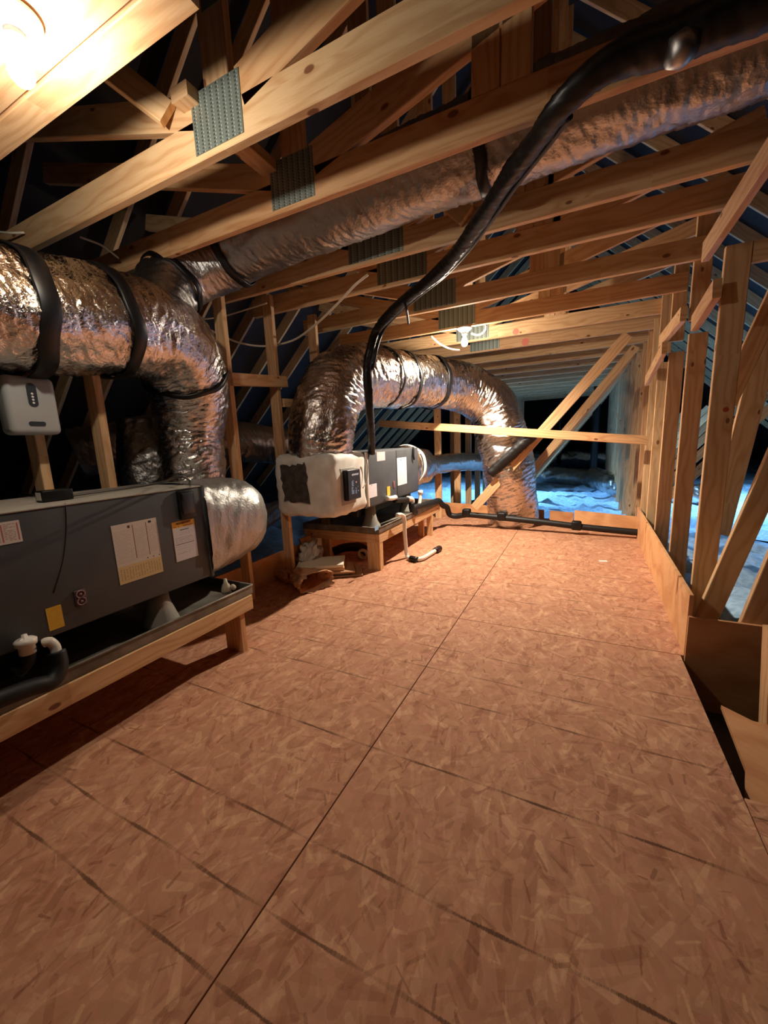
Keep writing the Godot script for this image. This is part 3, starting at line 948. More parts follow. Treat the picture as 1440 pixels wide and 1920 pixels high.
	var w2 := tube("wire", [V(-1.951, 1.025, -0.896), V(-2.048, 1.02, -1.098), V(-2.073, 1.02, -1.269), V(-1.984, 1.035, -1.345), V(-1.716, 1.075, -1.233), V(-1.662, 1.075, -1.235), V(-2.073, 1.015, -1.579)], 0.006, mat(Color(0.30, 0.28, 0.26), 0.5), null, 8)
	tag(w2, "grey wires looping right along the top of the near cabinet", "wire")
	# condensate trap
	var tr := thing("drain_trap", V(-1.72, 0.548, -0.595), "white plastic drain tee and elbow with black foam hose on the near cabinet", "drain fitting")
	var a := V(-1.745, 0.548, -0.584)
	lathe("tee", V(-1.73, 0.517, -0.582), Vector3.UP, [[0.0, -0.005], [0.024, -0.005], [0.024, 0.026], [0.031, 0.028], [0.033, 0.044], [0.026, 0.050], [0.010, 0.052], [0.008, 0.066], [0.0, 0.066]], M.pvc, tr)
	tube("spigot", [V(-1.80, 0.505, -0.615), V(-1.735, 0.561, -0.567), V(-1.73, 0.548, -0.587)], 0.017, M.pvc, tr)
	tube("elbow", [V(-1.74, 0.522, -0.634), V(-1.73, 0.524, -0.647), V(-1.725, 0.499, -0.659), V(-1.72, 0.471, -0.657)], 0.017, M.pvc, tr, 16, 0.006)
	tube("foam_hose", [V(-1.72, 0.481, -0.656), V(-1.705, 0.427, -0.65), V(-1.69, 0.393, -0.615), V(-1.685, 0.406, -0.558), V(-1.68, 0.416, -0.486), V(-1.68, 0.422, -0.396)], 0.030, M.foam, tr, 18, 0.01)
	tube("foam_hose", [V(-1.73, 0.531, -0.584), V(-1.74, 0.481, -0.577), V(-1.75, 0.451, -0.546)], 0.024, M.foam, tr, 16, 0.01)
	# float switch at the pan end
	var fs := thing("float_switch", V(-1.80, 0.385, -1.60), "small grey plastic float switch clipped at the near pan's far end", "float switch")
	lathe("body", V(-1.79, 0.382, -1.506), Vector3.UP, [[0.0, 0.0], [0.026, 0.0], [0.028, 0.02], [0.02, 0.05], [0.012, 0.06], [0.008, 0.085], [0.0, 0.085]], M.pvc_dirty, fs)
	lathe("knob", V(-1.77, 0.413, -1.534), V(1, 0, 0.5), [[0.0, 0.0], [0.015, 0.0], [0.015, 0.02], [0.0, 0.024]], M.pvc_dirty, fs)

func build_unit_two() -> void:
	var plat := platform("cabinet_platform", -2.52, -1.655, -3.16, -4.92, 0.355, [[-1.725, -3.20, 0.135, 0.07], [-1.69, -4.62, 0.07, 0.04], [-1.78, -4.55, 0.07, 0.04]], "lumber platform under the second cabinet in the middle of the room")
	var wl := rbox("leg", V(-2.50, 0.0, -3.26), V(-2.38, 0.265, -3.17), 0.012, M.wrap, plat)
	wl.set_meta("label", "white wrapped leg")
	pan("drain_pan", V(-2.52, 0.357, -4.93), V(-1.652, 0.415, -3.15), null, "galvanised drain pan under the second cabinet")
	var bs := sheet("blue_sticker", V(-1.64, 0.432, -3.086), V(0, 0, -0.035), V(0, 0.022, 0), 0.001, mat(Color(0.55, 0.75, 0.92), 0.5))
	tag(bs, "small pale blue sticker on the second drain pan's near corner", "sticker")
	var t := thing("air_handler", V(-2.03, 0.4, -3.8), "second dark cabinet farther back with white papers and a yellow tag", "air handler")
	rbox("cabinet", V(-2.32, 0.60, -4.42), V(-1.75, 1.115, -3.10), 0.006, M.cabinet, t)
	rbox("panel", V(-1.76, 0.61, -3.78), V(-1.742, 1.105, -3.15), 0.004, M.cabinet, t)
	rbox("panel", V(-1.76, 0.61, -4.40), V(-1.742, 1.105, -3.79), 0.004, M.cabinet, t)
	for z in [-3.35, -4.25]:
		lathe("foot", V(-1.84, 0.364, z), Vector3.UP, [[0.0, 0.0], [0.10, 0.0], [0.09, 0.03], [0.055, 0.12], [0.05, 0.24], [0.0, 0.24]], M.cabinet_top, t, 20)
	rbox("dark_base", V(-2.25, 0.49, -4.3), V(-1.9, 0.61, -3.2), 0.01, M.black, t)
	var wp := Image.create_empty(96, 192, false, Image.FORMAT_RGB8)
	wp.fill(Color(0.88, 0.86, 0.88))
	print_lines(wp, Rect2i(8, 10, 80, 172), 9, 3, Color(0.74, 0.72, 0.74), 4)
	wp.fill_rect(Rect2i(36, 12, 8, 8), Color(0.2, 0.2, 0.2))
	var wpm := label_mat(wp)
	var pk := mat(Color(0.90, 0.76, 0.76), 0.6)
	for q in [["pink_label", V(-1.742, 1.102, -3.346), V(-1.742, 1.017, -3.521), pk], ["paper_label", V(-1.742, 1.022, -3.8), V(-1.742, 0.73, -4.049), wpm], ["paper_label", V(-1.742, 0.812, -3.139), V(-1.742, 0.689, -3.318), wpm]]:
		var a: Vector3 = q[1]
		var b: Vector3 = q[2]
		cab_sheet(q[0], -1.742, a.z, b.z, b.y, a.y, q[3], t)
	var ya := V(-1.742, 0.75, -3.533)
	var yb := V(-1.742, 0.66, -3.6)
	cab_sheet("yellow_tag", -1.741, ya.z, yb.z, yb.y, ya.y, mat(Color(0.92, 0.72, 0.25), 0.5), t, 0.004)
	rbox("outlet", V(-1.745, 0.72, -3.72), V(-1.735, 0.79, -3.68), 0.004, mat(Color(0.50, 0.32, 0.34), 0.5), t)
	tube("corner_cable", [V(-1.742, 1.125, -4.234) + V(0.015, 0, 0), V(-1.742, 1.024, -4.211) + V(0.02, 0, 0), V(-1.742, 0.986, -4.24) + V(0.015, 0, 0)], 0.012, M.black, t)
	# white wrapped return box
	var wb := thing("return_box", V(-2.03, 0.6, -2.85), "white wrapped insulated box on the front end of the second cabinet", "return box")
	rbox("wrap", V(-2.33, 0.605, -3.115), V(-1.722, 1.125, -2.56), 0.07, M.wrap, wb, 5, 0.014)
	var pts := []
	var r := RandomNumberGenerator.new()
	r.seed = 5
	var c0 := [V(-2.235, 1.03, 0), V(-1.98, 1.055, 0), V(-1.955, 0.735, 0), V(-2.215, 0.745, 0)]
	for i in 4:
		for k in 8:
			var p: Vector3 = c0[i].lerp(c0[(i + 1) % 4], k / 8.0)
			pts.append(V(p.x + r.randf_range(-0.012, 0.012), p.y + r.randf_range(-0.014, 0.014), -2.556))
	slab("bare_patch", pts, V(0, 0, 1), 0.006, M.patch, wb, 2.0)
	rbox("edge_trim", V(-1.735, 0.62, -3.125), V(-1.716, 1.11, -3.095), 0.005, M.pvc, wb)
	# control on the white box
	var cb := thing("control_box", V(-1.742, 0.872, -2.819), "dark blue control box with white lettering on the white wrapped box", "control box")
	var im := Image.create_empty(128, 192, false, Image.FORMAT_RGB8)
	im.fill(Color(0.05, 0.06, 0.12))
	for x in range(40, 110, 8): im.fill_rect(Rect2i(x, 22 - (x % 3), 6, 12), Color(0.85, 0.88, 0.92))
	for k in [[34, 64, 20, 40], [30, 110, 26, 50], [70, 120, 14, 40]]:
		print_lines(im, Rect2i(k[0], k[1], k[2], k[3]), 7, 5, Color(0.55, 0.68, 0.85), k[1])
	for i in 15: im.fill_rect(Rect2i(82 - mini(i, 14 - i), 74 + i, 2 * mini(i, 14 - i) + 1, 1), Color(0.92, 0.66, 0.66))
	im.fill_rect(Rect2i(96, 110, 6, 6), Color(0.5, 0.7, 0.6)); im.fill_rect(Rect2i(98, 140, 8, 6), Color(0.8, 0.82, 0.85))
	var ca := V(-1.70, 0.985, -2.73)
	rbox("back_plate", V(-1.728, 0.70, -2.885), V(-1.716, 1.0, -2.66), 0.004, M.cabinet_top, cb)
	rbox("case", V(-1.72, 0.735, -2.90), V(-1.672, 0.985, -2.69), 0.010, mat(Color(0.05, 0.06, 0.11), 0.35), cb)
	cab_sheet("face", -1.672, -2.70, -2.89, 0.745, 0.975, label_mat(im), cb, 0.001)
	var wi := tube("wire", [V(-1.742, 1.049, -3.054) + V(0.05, 0, 0), V(-1.742, 0.963, -3.075) + V(0.045, 0, 0), V(-1.742, 0.862, -3.035) + V(0.05, 0, 0), V(-1.742, 0.812, -2.946) + V(0.06, 0, 0)], 0.004, mat(Color(0.42, 0.36, 0.30), 0.5), null, 6)
	tag(wi, "thin brown wire curving beside the blue control box", "wire")
	# plenum behind the second cabinet
	var pl := thing("foil_plenum", V(-2.0, 0.85, -4.7), "round foil plenum behind the second cabinet with a pale tape ring", "plenum")
	var PP := path([V(-2.02, 0.86, -4.42), V(-2.02, 0.86, -4.75), V(-2.0, 0.84, -5.1), V(-1.98, 0.82, -5.35)], [0.27, 0.27, 0.24, 0.15], 0.012)
	duct("sleeve", PP, M.foil, pl, 0.008, 56, 2.0)
	strap(PP, 0.2, 0.07, pl, "tape_ring", 0.3, 0.016, M.pvc)
	var d2 := thing("foil_duct", V(-1.8, 0.8, -5.6), "small foil duct from the plenum passing behind the descending duct", "duct")
	var PD := path([V(-1.95, 0.82, -5.3), V(-1.85, 0.84, -5.9), V(-1.6, 0.80, -6.6), V(-0.8, 0.7, -7.4)], [0.14, 0.14, 0.14, 0.14], 0.014)
	duct("sleeve", PD, M.foil, d2, 0.007, 40, 22.0)
	# condensate fittings on the front
	var tr := thing("drain_trap", V(-1.742, 0.587, -3.645), "white drain fittings with black foam hose along the second cabinet's foot", "drain fitting")
	tube("tee", [V(-1.742, 0.647, -3.464) + V(0.03, 0, 0), V(-1.742, 0.633, -3.56) + V(0.04, 0, 0), V(-1.742, 0.631, -3.648) + V(0.04, 0, 0)], 0.024, M.pvc, tr, 14)
	tube("foam_hose", [V(-1.742, 0.598, -3.646) + V(0.03, 0, 0), V(-1.742, 0.578, -3.819) + V(0.05, 0, 0), V(-1.742, 0.565, -3.946) + V(0.06, 0, 0)], 0.028, M.foam, tr, 14)
	tube("elbow", [V(-1.742, 0.575, -3.918) + V(0.06, 0, 0), V(-1.742, 0.56, -3.976) + V(0.08, 0, 0), V(-1.742, 0.517, -3.987) + V(0.08, 0, 0)], 0.030, M.pvc, tr, 14, 0.008)
	tube("foam_hose", [V(-1.742, 0.525, -3.973) + V(0.08, 0, 0), V(-1.742, 0.439, -3.981) + V(0.085, 0, 0), V(-1.742, 0.396, -4.054) + V(0.09, 0, 0)], 0.034, M.foam, tr, 14)
	tube("cleanout", [V(-1.742, 0.43, -4.216) + V(0.07, 0, 0), V(-1.742, 0.519, -4.256) + V(0.07, 0, 0), V(-1.742, 0.604, -4.279) + V(0.07, 0, 0)], 0.020, M.pvc, tr, 14)
	lathe("cap", V(-1.742, 0.592, -4.278) + V(0.07, 0, 0), Vector3.UP, [[0.0, 0.03], [0.028, 0.03], [0.028, -0.02], [0.02, -0.02]], M.pvc, tr)
	# hose along the pan edge to the end wall
	var bh := thing("drain_hose", V(-0.677, 0.054, -5.45), "black foam covered drain pipe running along the floor's far edge", "pipe")
	tube("pipe", [V(-1.742, 0.405, -4.039) + V(0.09, 0, 0), V(-1.66, 0.454, -4.017), V(-1.66, 0.428, -4.441), V(-1.66, 0.407, -4.88), V(-1.63, 0.33, -4.98), V(-1.62, 0.28, -5.12), V(-1.61, 0.17, -5.20), V(-1.52, 0.145, -5.22), V(-1.339, 0.175, -5.22), V(-0.518, 0.135, -5.2), V(0.084, 0.093, -5.18), V(0.636, 0.07, -5.16)], 0.038, M.foam, bh, 16, 0.015)
	for q in [V(-1.376, 0.195, -5.22), V(-0.907, 0.169, -5.21), V(-0.026, 0.106, -5.18)]:
		var k: Vector3 = q
		rbox("coupling", k - V(0.055, 0.05, 0.05), k + V(0.055, 0.06, 0.05), 0.02, M.black, bh)
	# pvc stub down to the floor
	var pv := thing("drain_pipe", V(-1.555, 0.02, -3.569), "white plastic drain pipe dropping to the floor in front of the second platform", "pipe")
	tube("riser", [V(-1.6, 0.485, -3.445), V(-1.585, 0.478, -3.513), V(-1.585, 0.426, -3.589), V(-1.585, 0.27, -3.59), V(-1.585, 0.061, -3.616), V(-1.569, 0.02, -3.604)], 0.020, M.pvc, pv, 14)
	tube("floor_run", [V(-1.555, 0.025, -3.571), V(-1.456, 0.025, -3.528), V(-1.398, 0.025, -3.586), V(-1.379, 0.025, -3.752), V(-1.361, 0.025, -3.974)], 0.022, M.pvc, pv, 14)
	tube("dark_coupling", [V(-1.507, 0.027, -3.541), V(-1.426, 0.027, -3.512)], 0.031, M.foam_gloss, pv, 14)
	tube("dark_coupling", [V(-1.363, 0.027, -3.877), V(-1.354, 0.027, -3.991)], 0.034, mat(Color(0.16, 0.05, 0.06), 0.5), pv, 14)

func build_lines() -> void:
	# insulated refrigerant line
	var t := thing("insulated_pipe", V(-1.7, 1.108, -3.171), "black foam insulated pipe climbing from the second cabinet across the trusses", "pipe")
	var pts := [V(-1.72, 1.098, -3.208), V(-1.66, 1.331, -3.098), V(-1.62, 1.589, -3.012), V(-1.6, 1.795, -2.977), V(-1.56, 1.933, -2.971), V(-1.539, 2.1, -3.069), V(-1.334, 2.16, -2.914), V(-1.095, 2.2, -2.755), V(-0.841, 2.2, -2.523), V(-0.643, 2.2, -2.294), V(-0.456, 2.2, -2.032), V(-0.302, 2.2, -1.802), V(-0.189, 2.2, -1.65), V(-0.116, 2.2, -1.546), V(-0.036, 2.22, -1.505), V(0.057, 2.24, -1.501), V(0.158, 2.24, -1.51), V(0.26, 2.24, -1.507), V(0.383, 2.24, -1.504)]
	var rad := [0.03, 0.034, 0.034, 0.034, 0.034, 0.034, 0.036, 0.036, 0.036, 0.036, 0.034, 0.034, 0.034, 0.036, 0.040, 0.044, 0.050, 0.055, 0.06]
	var st := mb()
	add_tube(st, path(pts, rad, 0.012), 18, 0.004)
	st.index(); st.generate_normals()
	obj("foam_sleeve", st, M.foam_gloss, t)
	var p2 := []
	for p: Vector3 in pts.slice(3, 14): p2.append(p + V(0.035, -0.012, -0.028))
	tube("small_line", p2, 0.012, M.foam_gloss, t, 10)
	tube("tape_tail", [V(-1.179, 2.17, -2.791), V(-1.158, 2.12, -2.776), V(-1.235, 2.08, -2.995)], 0.009, M.black_tape, t, 8)
	lathe("tape_joint", V(0.189, 2.19, -1.482), V(1, 0.2, -0.3), [[0.0, 0.03], [0.03, 0.03], [0.04, 0.0], [0.03, -0.03], [0.0, -0.03]], M.foil_dull, t)
	# white cable
	var w := tube("white_cable", [V(-2.494, 2.25, -1.703), V(-2.523, 2.18, -1.868), V(-2.473, 2.1, -1.975), V(-2.544, 2.07, -2.295), V(-2.576, 2.05, -2.587), V(-2.48, 2.05, -2.796), V(-2.249, 2.08, -2.872), V(-1.928, 2.12, -2.743), V(-1.634, 2.18, -2.606), V(-1.418, 2.24, -2.511), V(-1.333, 2.3, -2.547)], 0.0085, M.cable, null, 10)
	tag(w, "white electrical cable sagging in a long curve below the trusses", "cable")
	var w2 := tube("white_cable", [V(-2.471, 2.347, -1.4), V(-2.459, 2.343, -1.5), V(-2.557, 2.352, -1.65)], 0.006, M.cable, null, 8)
	tag(w2, "faint short cable in the dark gap between the two near trusses", "cable")
	var w3 := tube("white_cable", [V(-1.512, 2.295, -4.285), V(-1.44, 2.22, -4.371), V(-1.37, 2.19, -4.534), V(-1.312, 2.2, -4.698)], 0.010, M.cable, null, 8)
	tag(w3, "short white cable drooping left of the far bulb", "cable")
	var w4 := tube("white_cable", [V(-1.087, 2.27, -4.339), V(-1.016, 2.25, -4.368), V(-0.953, 2.28, -4.358), V(-0.926, 2.31, -4.282)], 0.010, M.cable, null, 8)
	tag(w4, "short white cable curling up right of the far bulb", "cable")
	var w5 := tube("white_cable", [V(-2.88, 2.394, -1.2), V(-2.765, 2.367, -1.22), V(-2.714, 2.373, -1.26)], 0.006, M.cable, null, 8)
	tag(w5, "white cable end at the left picture edge above the foil duct", "cable")
	var w6 := tube("white_cable", [V(-2.763, 2.2, -2.184), V(-2.705, 2.2, -2.349), V(-2.583, 2.25, -2.509), V(-2.276, 2.31, -2.61)], 0.006, M.cable, null, 8)
	tag(w6, "thin second cable running above the sagging white one", "cable")
	# grey wall box
	var g := thing("wall_box", V(-2.22, 1.422, -0.929), "light grey plastic wall box with a dark oval inset on the left stud", "wall box")
	var ct := V(-2.22, 1.417, -0.925)
	rbox("case", ct + V(-0.05, -0.125, -0.095), ct + V(0.05, 0.125, 0.095), 0.025, M.grey_box, g, 4)
	slab("inset", oval(ct + V(0.049, 0.045, 0), 0.018, 0.050), V(1, 0, 0), 0.004, M.dark_inset, g)
	for i in 4:
		var on: float = 0.050 - i * 0.013
		lathe("indicator", ct + V(0.053, on, 0.0), Vector3.RIGHT, [[0.0, 0.002], [0.004, 0.002], [0.005, 0.0]], M.pvc, g, 10)
	slab("name_strip", oval(ct + V(0.049, -0.078, 0), 0.031, 0.0095), V(1, 0, 0), 0.004, M.dark_inset, g)
	var gw := tube("wire", [ct + V(0, 0.12, -0.05), ct + V(0.0, 0.20, -0.10), ct + V(0.0, 0.3, -0.14)], 0.004, M.cabinet_top, null, 6)
	tag(gw, "thin wire leading up from the grey wall box", "wire")

# outline of a rounded strip in the plane facing +x: half widths a (along z) and b (along y)
func oval(c: Vector3, a: float, b: float) -> Array:
	var out := []
	var r := minf(a, b)
	for i in 24:
		var t := TAU * i / 24
		out.append(c + V(0, signf(sin(t)) * (b - r) + r * sin(t), signf(cos(t)) * (a - r) + r * cos(t)))
	return out

func crumple(st: SurfaceTool, c: Vector3, ax: Vector3, l: float, rx: float, ry: float, amp: float, sd: float, open := true) -> void:
	var t := ax.normalized()
	var u := t.cross(Vector3.UP).normalized()
	st.set_smooth_group(0)
	var rows := []
	var nu := 22
	for i in nu + 1:
		var f := float(i) / nu
		var k := 1.0
		if not open: k = sqrt(maxf(0.0, 1.0 - pow(2.0 * f - 1.0, 2.0)))
		else: k = 0.25 + 0.75 * pow(f, 0.6)
		var row := []
		for j in 37:
			var a := TAU * (j % 36) / 36
			var q := V(cos(a) * 2.0 + sd, sin(a) * 2.0, f * 4.0)
			var w := 1.0 + amp * (noise.get_noise_3dv(q) * 1.4 + (absf(noise.get_noise_3dv(q * 2.3)) - 0.2) * 1.2)
			var p := c + t * ((f - 0.5) * l + amp * 0.1 * noise.get_noise_3dv(q * 1.7)) + u * cos(a) * rx * k * w + Vector3.UP * (sin(a) * ry * k * w + ry * 0.9)
			p.y = maxf(p.y, 0.004 + 0.004 * sin(a * 5.0))
			row.append(p)
		rows.append(row)
	for i in nu:
		for j in 36:
			quad(st, rows[i][j], rows[i + 1][j], rows[i + 1][j + 1], rows[i][j + 1])
	st.index(); st.generate_normals()

func build_litter() -> void:
	# crumpled paper sack
	var b := thing("paper_sack", V(-2.1, 0, -2.62), "torn crumpled brown paper sack on the floor before the second platform", "paper sack")
	var st := mb()
	crumple(st, V(-2.10, 0.0, -2.60), V(0.85, 0, 0.35), 0.40, 0.17, 0.085, 0.22, 1.0)
	var pm: StandardMaterial3D = M.paper.duplicate()
	pm.cull_mode = BaseMaterial3D.CULL_DISABLED
	obj("sack", st, pm, b)
	var st2 := mb()
	crumple(st2, V(-2.36, 0.02, -2.60), V(0.9, 0, 0.2), 0.26, 0.035, 0.05, 0.5, 6.0)
	obj("torn_flap", st2, pm, b)
	# stack
	var yaw := Basis(Vector3.UP, 0.55)
	var base := V(-2.12, 0, -2.91)
	var items := [["cardboard_sheet", V(0.10, 0.012, -0.06), V(0.24, 0.008, 0.15), M.card, "lowest brown cardboard sheet sliding out of the stack on the floor", "cardboard", 0.0], ["black_tray", V(0.03, 0.032, 0.0), V(0.21, 0.012, 0.14), M.black, "thin black layer in the stack under the brown cardboard", "tray", 0.02], ["cardboard_sheet", V(0.06, 0.052, -0.02), V(0.22, 0.009, 0.15), M.card, "brown cardboard flap above the black layer in the floor stack", "cardboard", 0.05], ["cardboard_box", V(0.0, 0.075, 0.0), V(0.19, 0.014, 0.13), M.paper, "flattened brown box under the white air filter", "cardboard", 0.0], ["air_filter", V(-0.03, 0.104, 0.0), V(0.215, 0.014, 0.15), M.filter, "cream coloured flat air filter on top of the floor stack", "filter", -0.04]]
	for it in items:
		var o := thing(it[0], base + V(it[1].x, 0, it[1].z), it[4], it[5])
		var s := mb()
		var c: Vector3 = base + it[1]
		add_rbox(s, c - it[2], c + it[2], 0.004, 2, yaw.rotated(Vector3.UP, it[6]) * Basis(Vector3.FORWARD, it[6] * 0.6), c)
		s.index(); s.generate_normals()
		obj("body", s, it[3], o)
		if it[0] == "air_filter":
			var s3 := mb()
			for k in 9:
				var zz := -0.115 + k * 0.0287
				add_rbox(s3, c + V(-0.18, 0.010, zz - 0.006), c + V(0.18, 0.0165, zz + 0.006), 0.003, 1, yaw.rotated(Vector3.UP, -0.04) * Basis(Vector3.FORWARD, -0.024), c)
			s3.index(); s3.generate_normals()
			var pleat := obj("pleats", s3, M.filter, o)
	var sc := sheet("paper_scrap", V(0.22, 0.003, -4.122), V(0.035, 0, -0.01), V(-0.005, 0.002, -0.018), 0.001, M.pvc)
	tag(sc, "small white scrap lying on the board floor toward the right kneeboard", "scrap")
	# crumpled plastic behind
	var pb := thing("plastic_bag", V(-2.42, 0, -3.05), "crumpled clear white plastic bag against the left kneeboard", "bag")
	var s4 := mb()
	crumple(s4, V(-2.36, 0.0, -3.02), V(0.2, 0, 1), 0.34, 0.10, 0.125, 0.5, 3.0, false)
	obj("bag", s4, M.plastic_bag, pb)
	var ho := thing("flex_hose", V(-2.1, 0, -3.6), "dark flexible hose with a pale ring lying under the second platform", "hose")
	tube("hose", [V(-2.36, 0.05, -3.42), V(-2.25, 0.09, -3.5), V(-2.1, 0.10, -3.52), V(-1.98, 0.06, -3.5)], 0.045, M.foam, ho, 16, 0.012, 0.004)
	lathe("ring", V(-1.99, 0.065, -3.42), V(0.3, 0, 1), [[0.045, 0.0], [0.055, 0.0], [0.055, 0.03], [0.03, 0.03], [0.03, 0.0], [0.045, 0.0]], M.pvc_dirty, ho)
	# kneeboards
	var names := ["plywood kneeboard along the right studs", "brown plywood panel facing the viewer at the right hatch", "left plywood kneeboard behind the near drum", "left plywood kneeboard piece beside the white wrapped leg", "far plywood kneeboard at the right end of the floor", "far low board left of the descending duct's foot", "plywood ledge inside the right hatch", "small bare white board piece beside the duct's foot"]
	var k1 := slab("kneeboard", [V(0.535, 0.0, -2.45), V(0.60, 0.0, -5.35), V(0.60, 0.33, -5.35), V(0.535, 0.345, -2.45)], V(1, 0, 0.02), 0.018, M.ply, null, 0.6)
	tag(k1, "long plywood kneeboard leaning along the right hand studs", "kneeboard")
	var k2 := slab("kneeboard", [V(0.535, 0.235, -2.42), V(1.25, 0.235, -2.42), V(1.25, -0.28, -2.42), V(0.535, -0.28, -2.42)], V(0, 0, -1), 0.018, M.ply_dark, null, 0.6)
	tag(k2, "brown plywood panel facing the viewer at the right hand hatch", "kneeboard")
	var k3 := slab("kneeboard", [V(-2.46, 0.0, -1.5), V(-2.46, 0.0, -2.98), V(-2.46, 0.24, -2.98), V(-2.46, 0.24, -1.5)], V(1, 0, 0), 0.018, M.ply, null, 0.6)
	tag(k3, "left plywood kneeboard on the floor edge behind the near plenum", "kneeboard")
	var k4 := slab("kneeboard", [V(-2.46, 0.0, -3.0), V(-2.46, 0.0, -5.2), V(-2.46, 0.29, -5.2), V(-2.46, 0.29, -3.0)], V(1, 0, 0), 0.018, M.ply, null, 0.6)
	tag(k4, "left plywood kneeboard piece beside the second platform's white leg", "kneeboard")
	var k5 := slab("kneeboard", [V(-0.06, 0.0, -5.60), V(0.66, 0.0, -5.33), V(0.66, 0.22, -5.33), V(-0.06, 0.225, -5.60)], V(0, 0, 1), 0.018, M.ply, null, 0.6)
	tag(k5, "short plywood kneeboard at the right end of the floor's far edge", "kneeboard")
	var k6 := slab("kneeboard", [V(-2.46, 0.0, -6.06), V(-0.45, 0.0, -5.96), V(-0.45, 0.15, -5.96), V(-2.46, 0.22, -6.06)], V(0, 0, 1), 0.018, M.ply, null, 0.6)
	tag(k6, "low board at the floor's far edge left of the descending duct", "kneeboard")
	var k7 := slab("kneeboard", [V(0.623, -0.06, -2.136), V(0.714, -0.06, -2.061), V(1.152, -0.06, -2.035), V(0.909, -0.06, -1.535), V(0.549, -0.06, -1.566), V(0.599, -0.06, -1.736)], V(0, -1, 0), 0.018, M.ply_dark, null, 0.6)
	tag(k7, "plywood ledge lying inside the right hand hatch beside the dark slit", "board")
	var k8 := slab("kneeboard", [V(-0.36, 0.0, -5.7), V(-0.07, 0.0, -5.62), V(-0.07, 0.19, -5.62), V(-0.36, 0.19, -5.7)], V(0, 0, 1), 0.018, M.ply_dark, null, 0.6)
	tag(k8, "dark low board between the duct's foot and the right kneeboard", "kneeboard")
	var hp := thing("hatch_post", V(0.9, 0.0, -2.2), "pale upright at the right picture edge beside the hatch panel", "post")
	board("post", V(0.777, -0.129, -2.1), V(0.744, 0.355, -2.1), Vector3.RIGHT, 0.03, 0.09, hp)
	# diagonal brace with black sleeve, long cross brace
	var dg := thing("diagonal_brace", V(-1.257, 0.259, -5.18), "pale diagonal brace crossing in front of the descending foil duct", "brace")
	board("board", V(-1.257, 0.28, -5.18), V(0.384, 2.212, -5.18), V(-1, 1, 0), 0.115, 0.038, dg)
	tube("foam_sleeve", [V(-1.046, 0.74, -5.13), V(-0.781, 0.985, -5.13), V(-0.537, 1.208, -5.13)], 0.062, M.foam, dg, 14, 0.02, 0.006)
	var xb := thing("cross_brace", V(-0.527, 1.251, -5.02), "long level pale board crossing the room in front of the far opening", "brace")
	board("board", V(-2.564, 1.451, -5.06), V(0.623, 1.097, -5.06), Vector3.UP, 0.095, 0.038, xb)

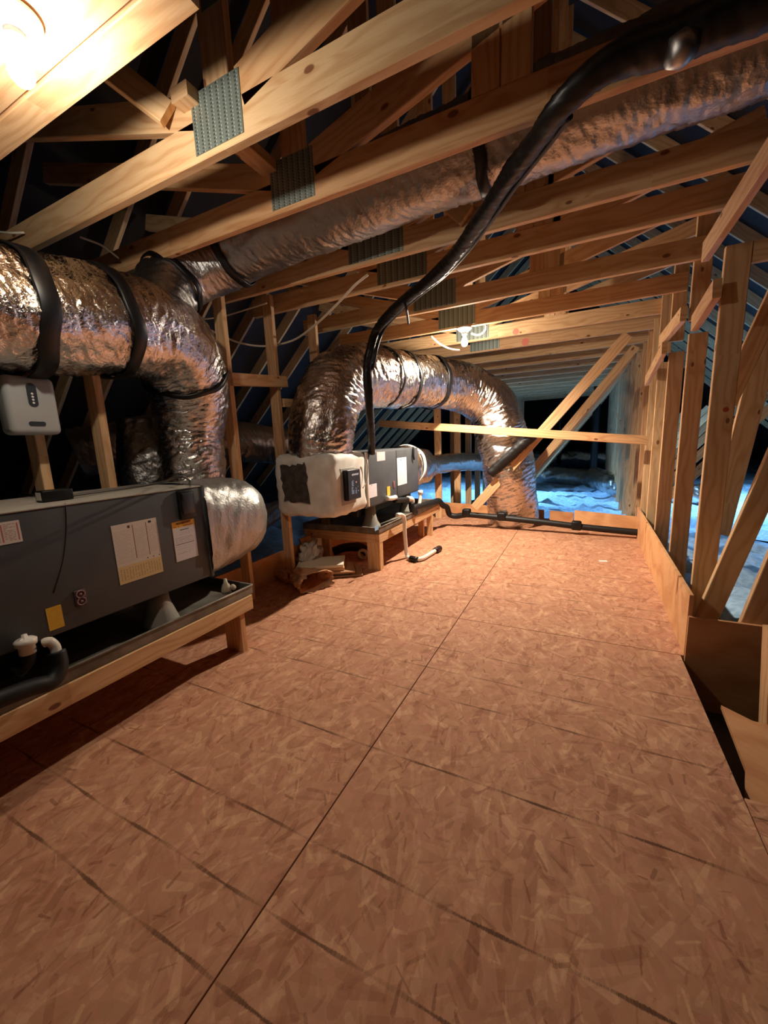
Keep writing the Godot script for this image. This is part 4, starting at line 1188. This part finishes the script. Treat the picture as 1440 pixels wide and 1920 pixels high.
func build_far() -> void:
	# loose insulation all round the floor
	var st := mb()
	st.set_smooth_group(0)
	var hgt := func(x: float, z: float) -> float:
		return -0.17 + 0.10 * noise.get_noise_2d(x * 0.8, z * 0.8) + 0.07 * noise.get_noise_2d(x * 3.0, z * 3.0) + 0.05 * noise.get_noise_2d(x * 9.0, z * 9.0)
	for g in [[-6.9, 5.3, -20.8, -6.12, 0.13], [-6.9, -2.50, -6.12, 1.0, 0.12], [0.95, 5.3, -6.12, -2.5, 0.10], [0.62, 0.95, -6.12, -2.5, 0.08]]:
		var d: float = g[4]
		var nx := int((g[1] - g[0]) / d)
		var nz := int((g[3] - g[2]) / d)
		for i in nx:
			for j in nz:
				var xa: float = lerpf(g[0], g[1], float(i) / nx)
				var xb: float = lerpf(g[0], g[1], float(i + 1) / nx)
				var za: float = lerpf(g[2], g[3], float(j) / nz)
				var zb: float = lerpf(g[2], g[3], float(j + 1) / nz)
				quad(st, V(xa, hgt.call(xa, za), za), V(xb, hgt.call(xb, za), za), V(xb, hgt.call(xb, zb), zb), V(xa, hgt.call(xa, zb), zb), Vector2(xa, za), Vector2(xb, za), Vector2(xb, zb), Vector2(xa, zb))
	st.index(); st.generate_normals()
	var ins := obj("loose_insulation", st, M.insul)
	tag(ins, "bluish white blown insulation covering the attic beyond the floor", "insulation", "", "stuff")
	# grey trusses beyond
	var ord := ["first", "second", "third", "fourth", "fifth", "sixth", "seventh", "eighth", "ninth", "tenth", "eleventh", "twelfth"]
	for i in 12:
		var z := -6.2 - i * 0.68
		var t := thing("roof_truss", V(-0.5, 2.3, z), "grey truss in the dim bay past the floor, %s behind the diagonal brace" % ord[i], "truss")
		board("bottom_chord", V(-2.0, 2.36, z), V(0.75, 2.36, z), Vector3.UP, 0.14, 0.038, t)
		board("post", V(-1.78, -0.3, z), V(-1.78, 2.3, z), Vector3.RIGHT, 0.10, 0.038, t)
		board("post", V(0.68, -0.3, z), V(0.68, 2.3, z), Vector3.RIGHT, 0.10, 0.038, t)
		board("web", V(0.55, 2.25, z + 0.04), V(-1.25, -0.1, z + 0.04), V(-1, 1, 0), 0.10, 0.038, t)
		board("web", V(0.75, 0.0, z - 0.04), V(2.1, 1.6, z - 0.04), V(-1, 1, 0), 0.10, 0.038, t)
		board("top_chord", V(-6.7, 0.35, z), V(-0.8, 5.8, z), V(1, 1, 0), 0.14, 0.038, t)
		board("top_chord", V(5.2, 0.35, z), V(-0.8, 5.8, z), V(-1, 1, 0), 0.14, 0.038, t)
	# ducts lying on the insulation
	var D := [[[V(-2.6, 0.1, -12.6), V(-1.0, 0.05, -12.4), V(0.0, 0.0, -11.9), V(0.42, -0.05, -11.4)], 0.24, "foil duct lying across the far insulation left of the black vent pipe"], [[V(0.30, 0.12, -11.2), V(0.70, 0.05, -9.9), V(1.2, -0.02, -9.2), V(2.2, 0.0, -8.8)], 0.22, "foil duct bending right on the insulation beside the far studs"], [[V(-3.0, 0.35, -15.5), V(-0.5, 0.4, -15.3), V(2.4, 0.35, -15.2)], 0.26, "farthest foil duct lying level behind the black vent pipe"]]
	for d in D:
		var t := thing("foil_duct", d[0][1], d[2], "duct")
		var rr := []
		for p in d[0]: rr.append(d[1])
		duct("sleeve", path(d[0], rr, 0.03), M.foil, t, 0.016, 40, d[1] * 90.0)
	var vp := tube("vent_pipe", [V(0.27, -0.2, -11.5), V(0.27, 1.0, -11.5), V(0.27, 3.0, -11.5)], 0.085, M.black, null, 20, 0.2)
	tag(vp, "thick black vent pipe standing in the far insulation", "pipe")
	var vp2 := tube("vent_pipe", [V(-0.72, 0.2, -15.0), V(-0.72, 1.0, -15.0), V(-0.72, 3.0, -15.0)], 0.07, M.black, null, 20, 0.2)
	tag(vp2, "thinner black pipe farther back left of the vent pipe", "pipe")
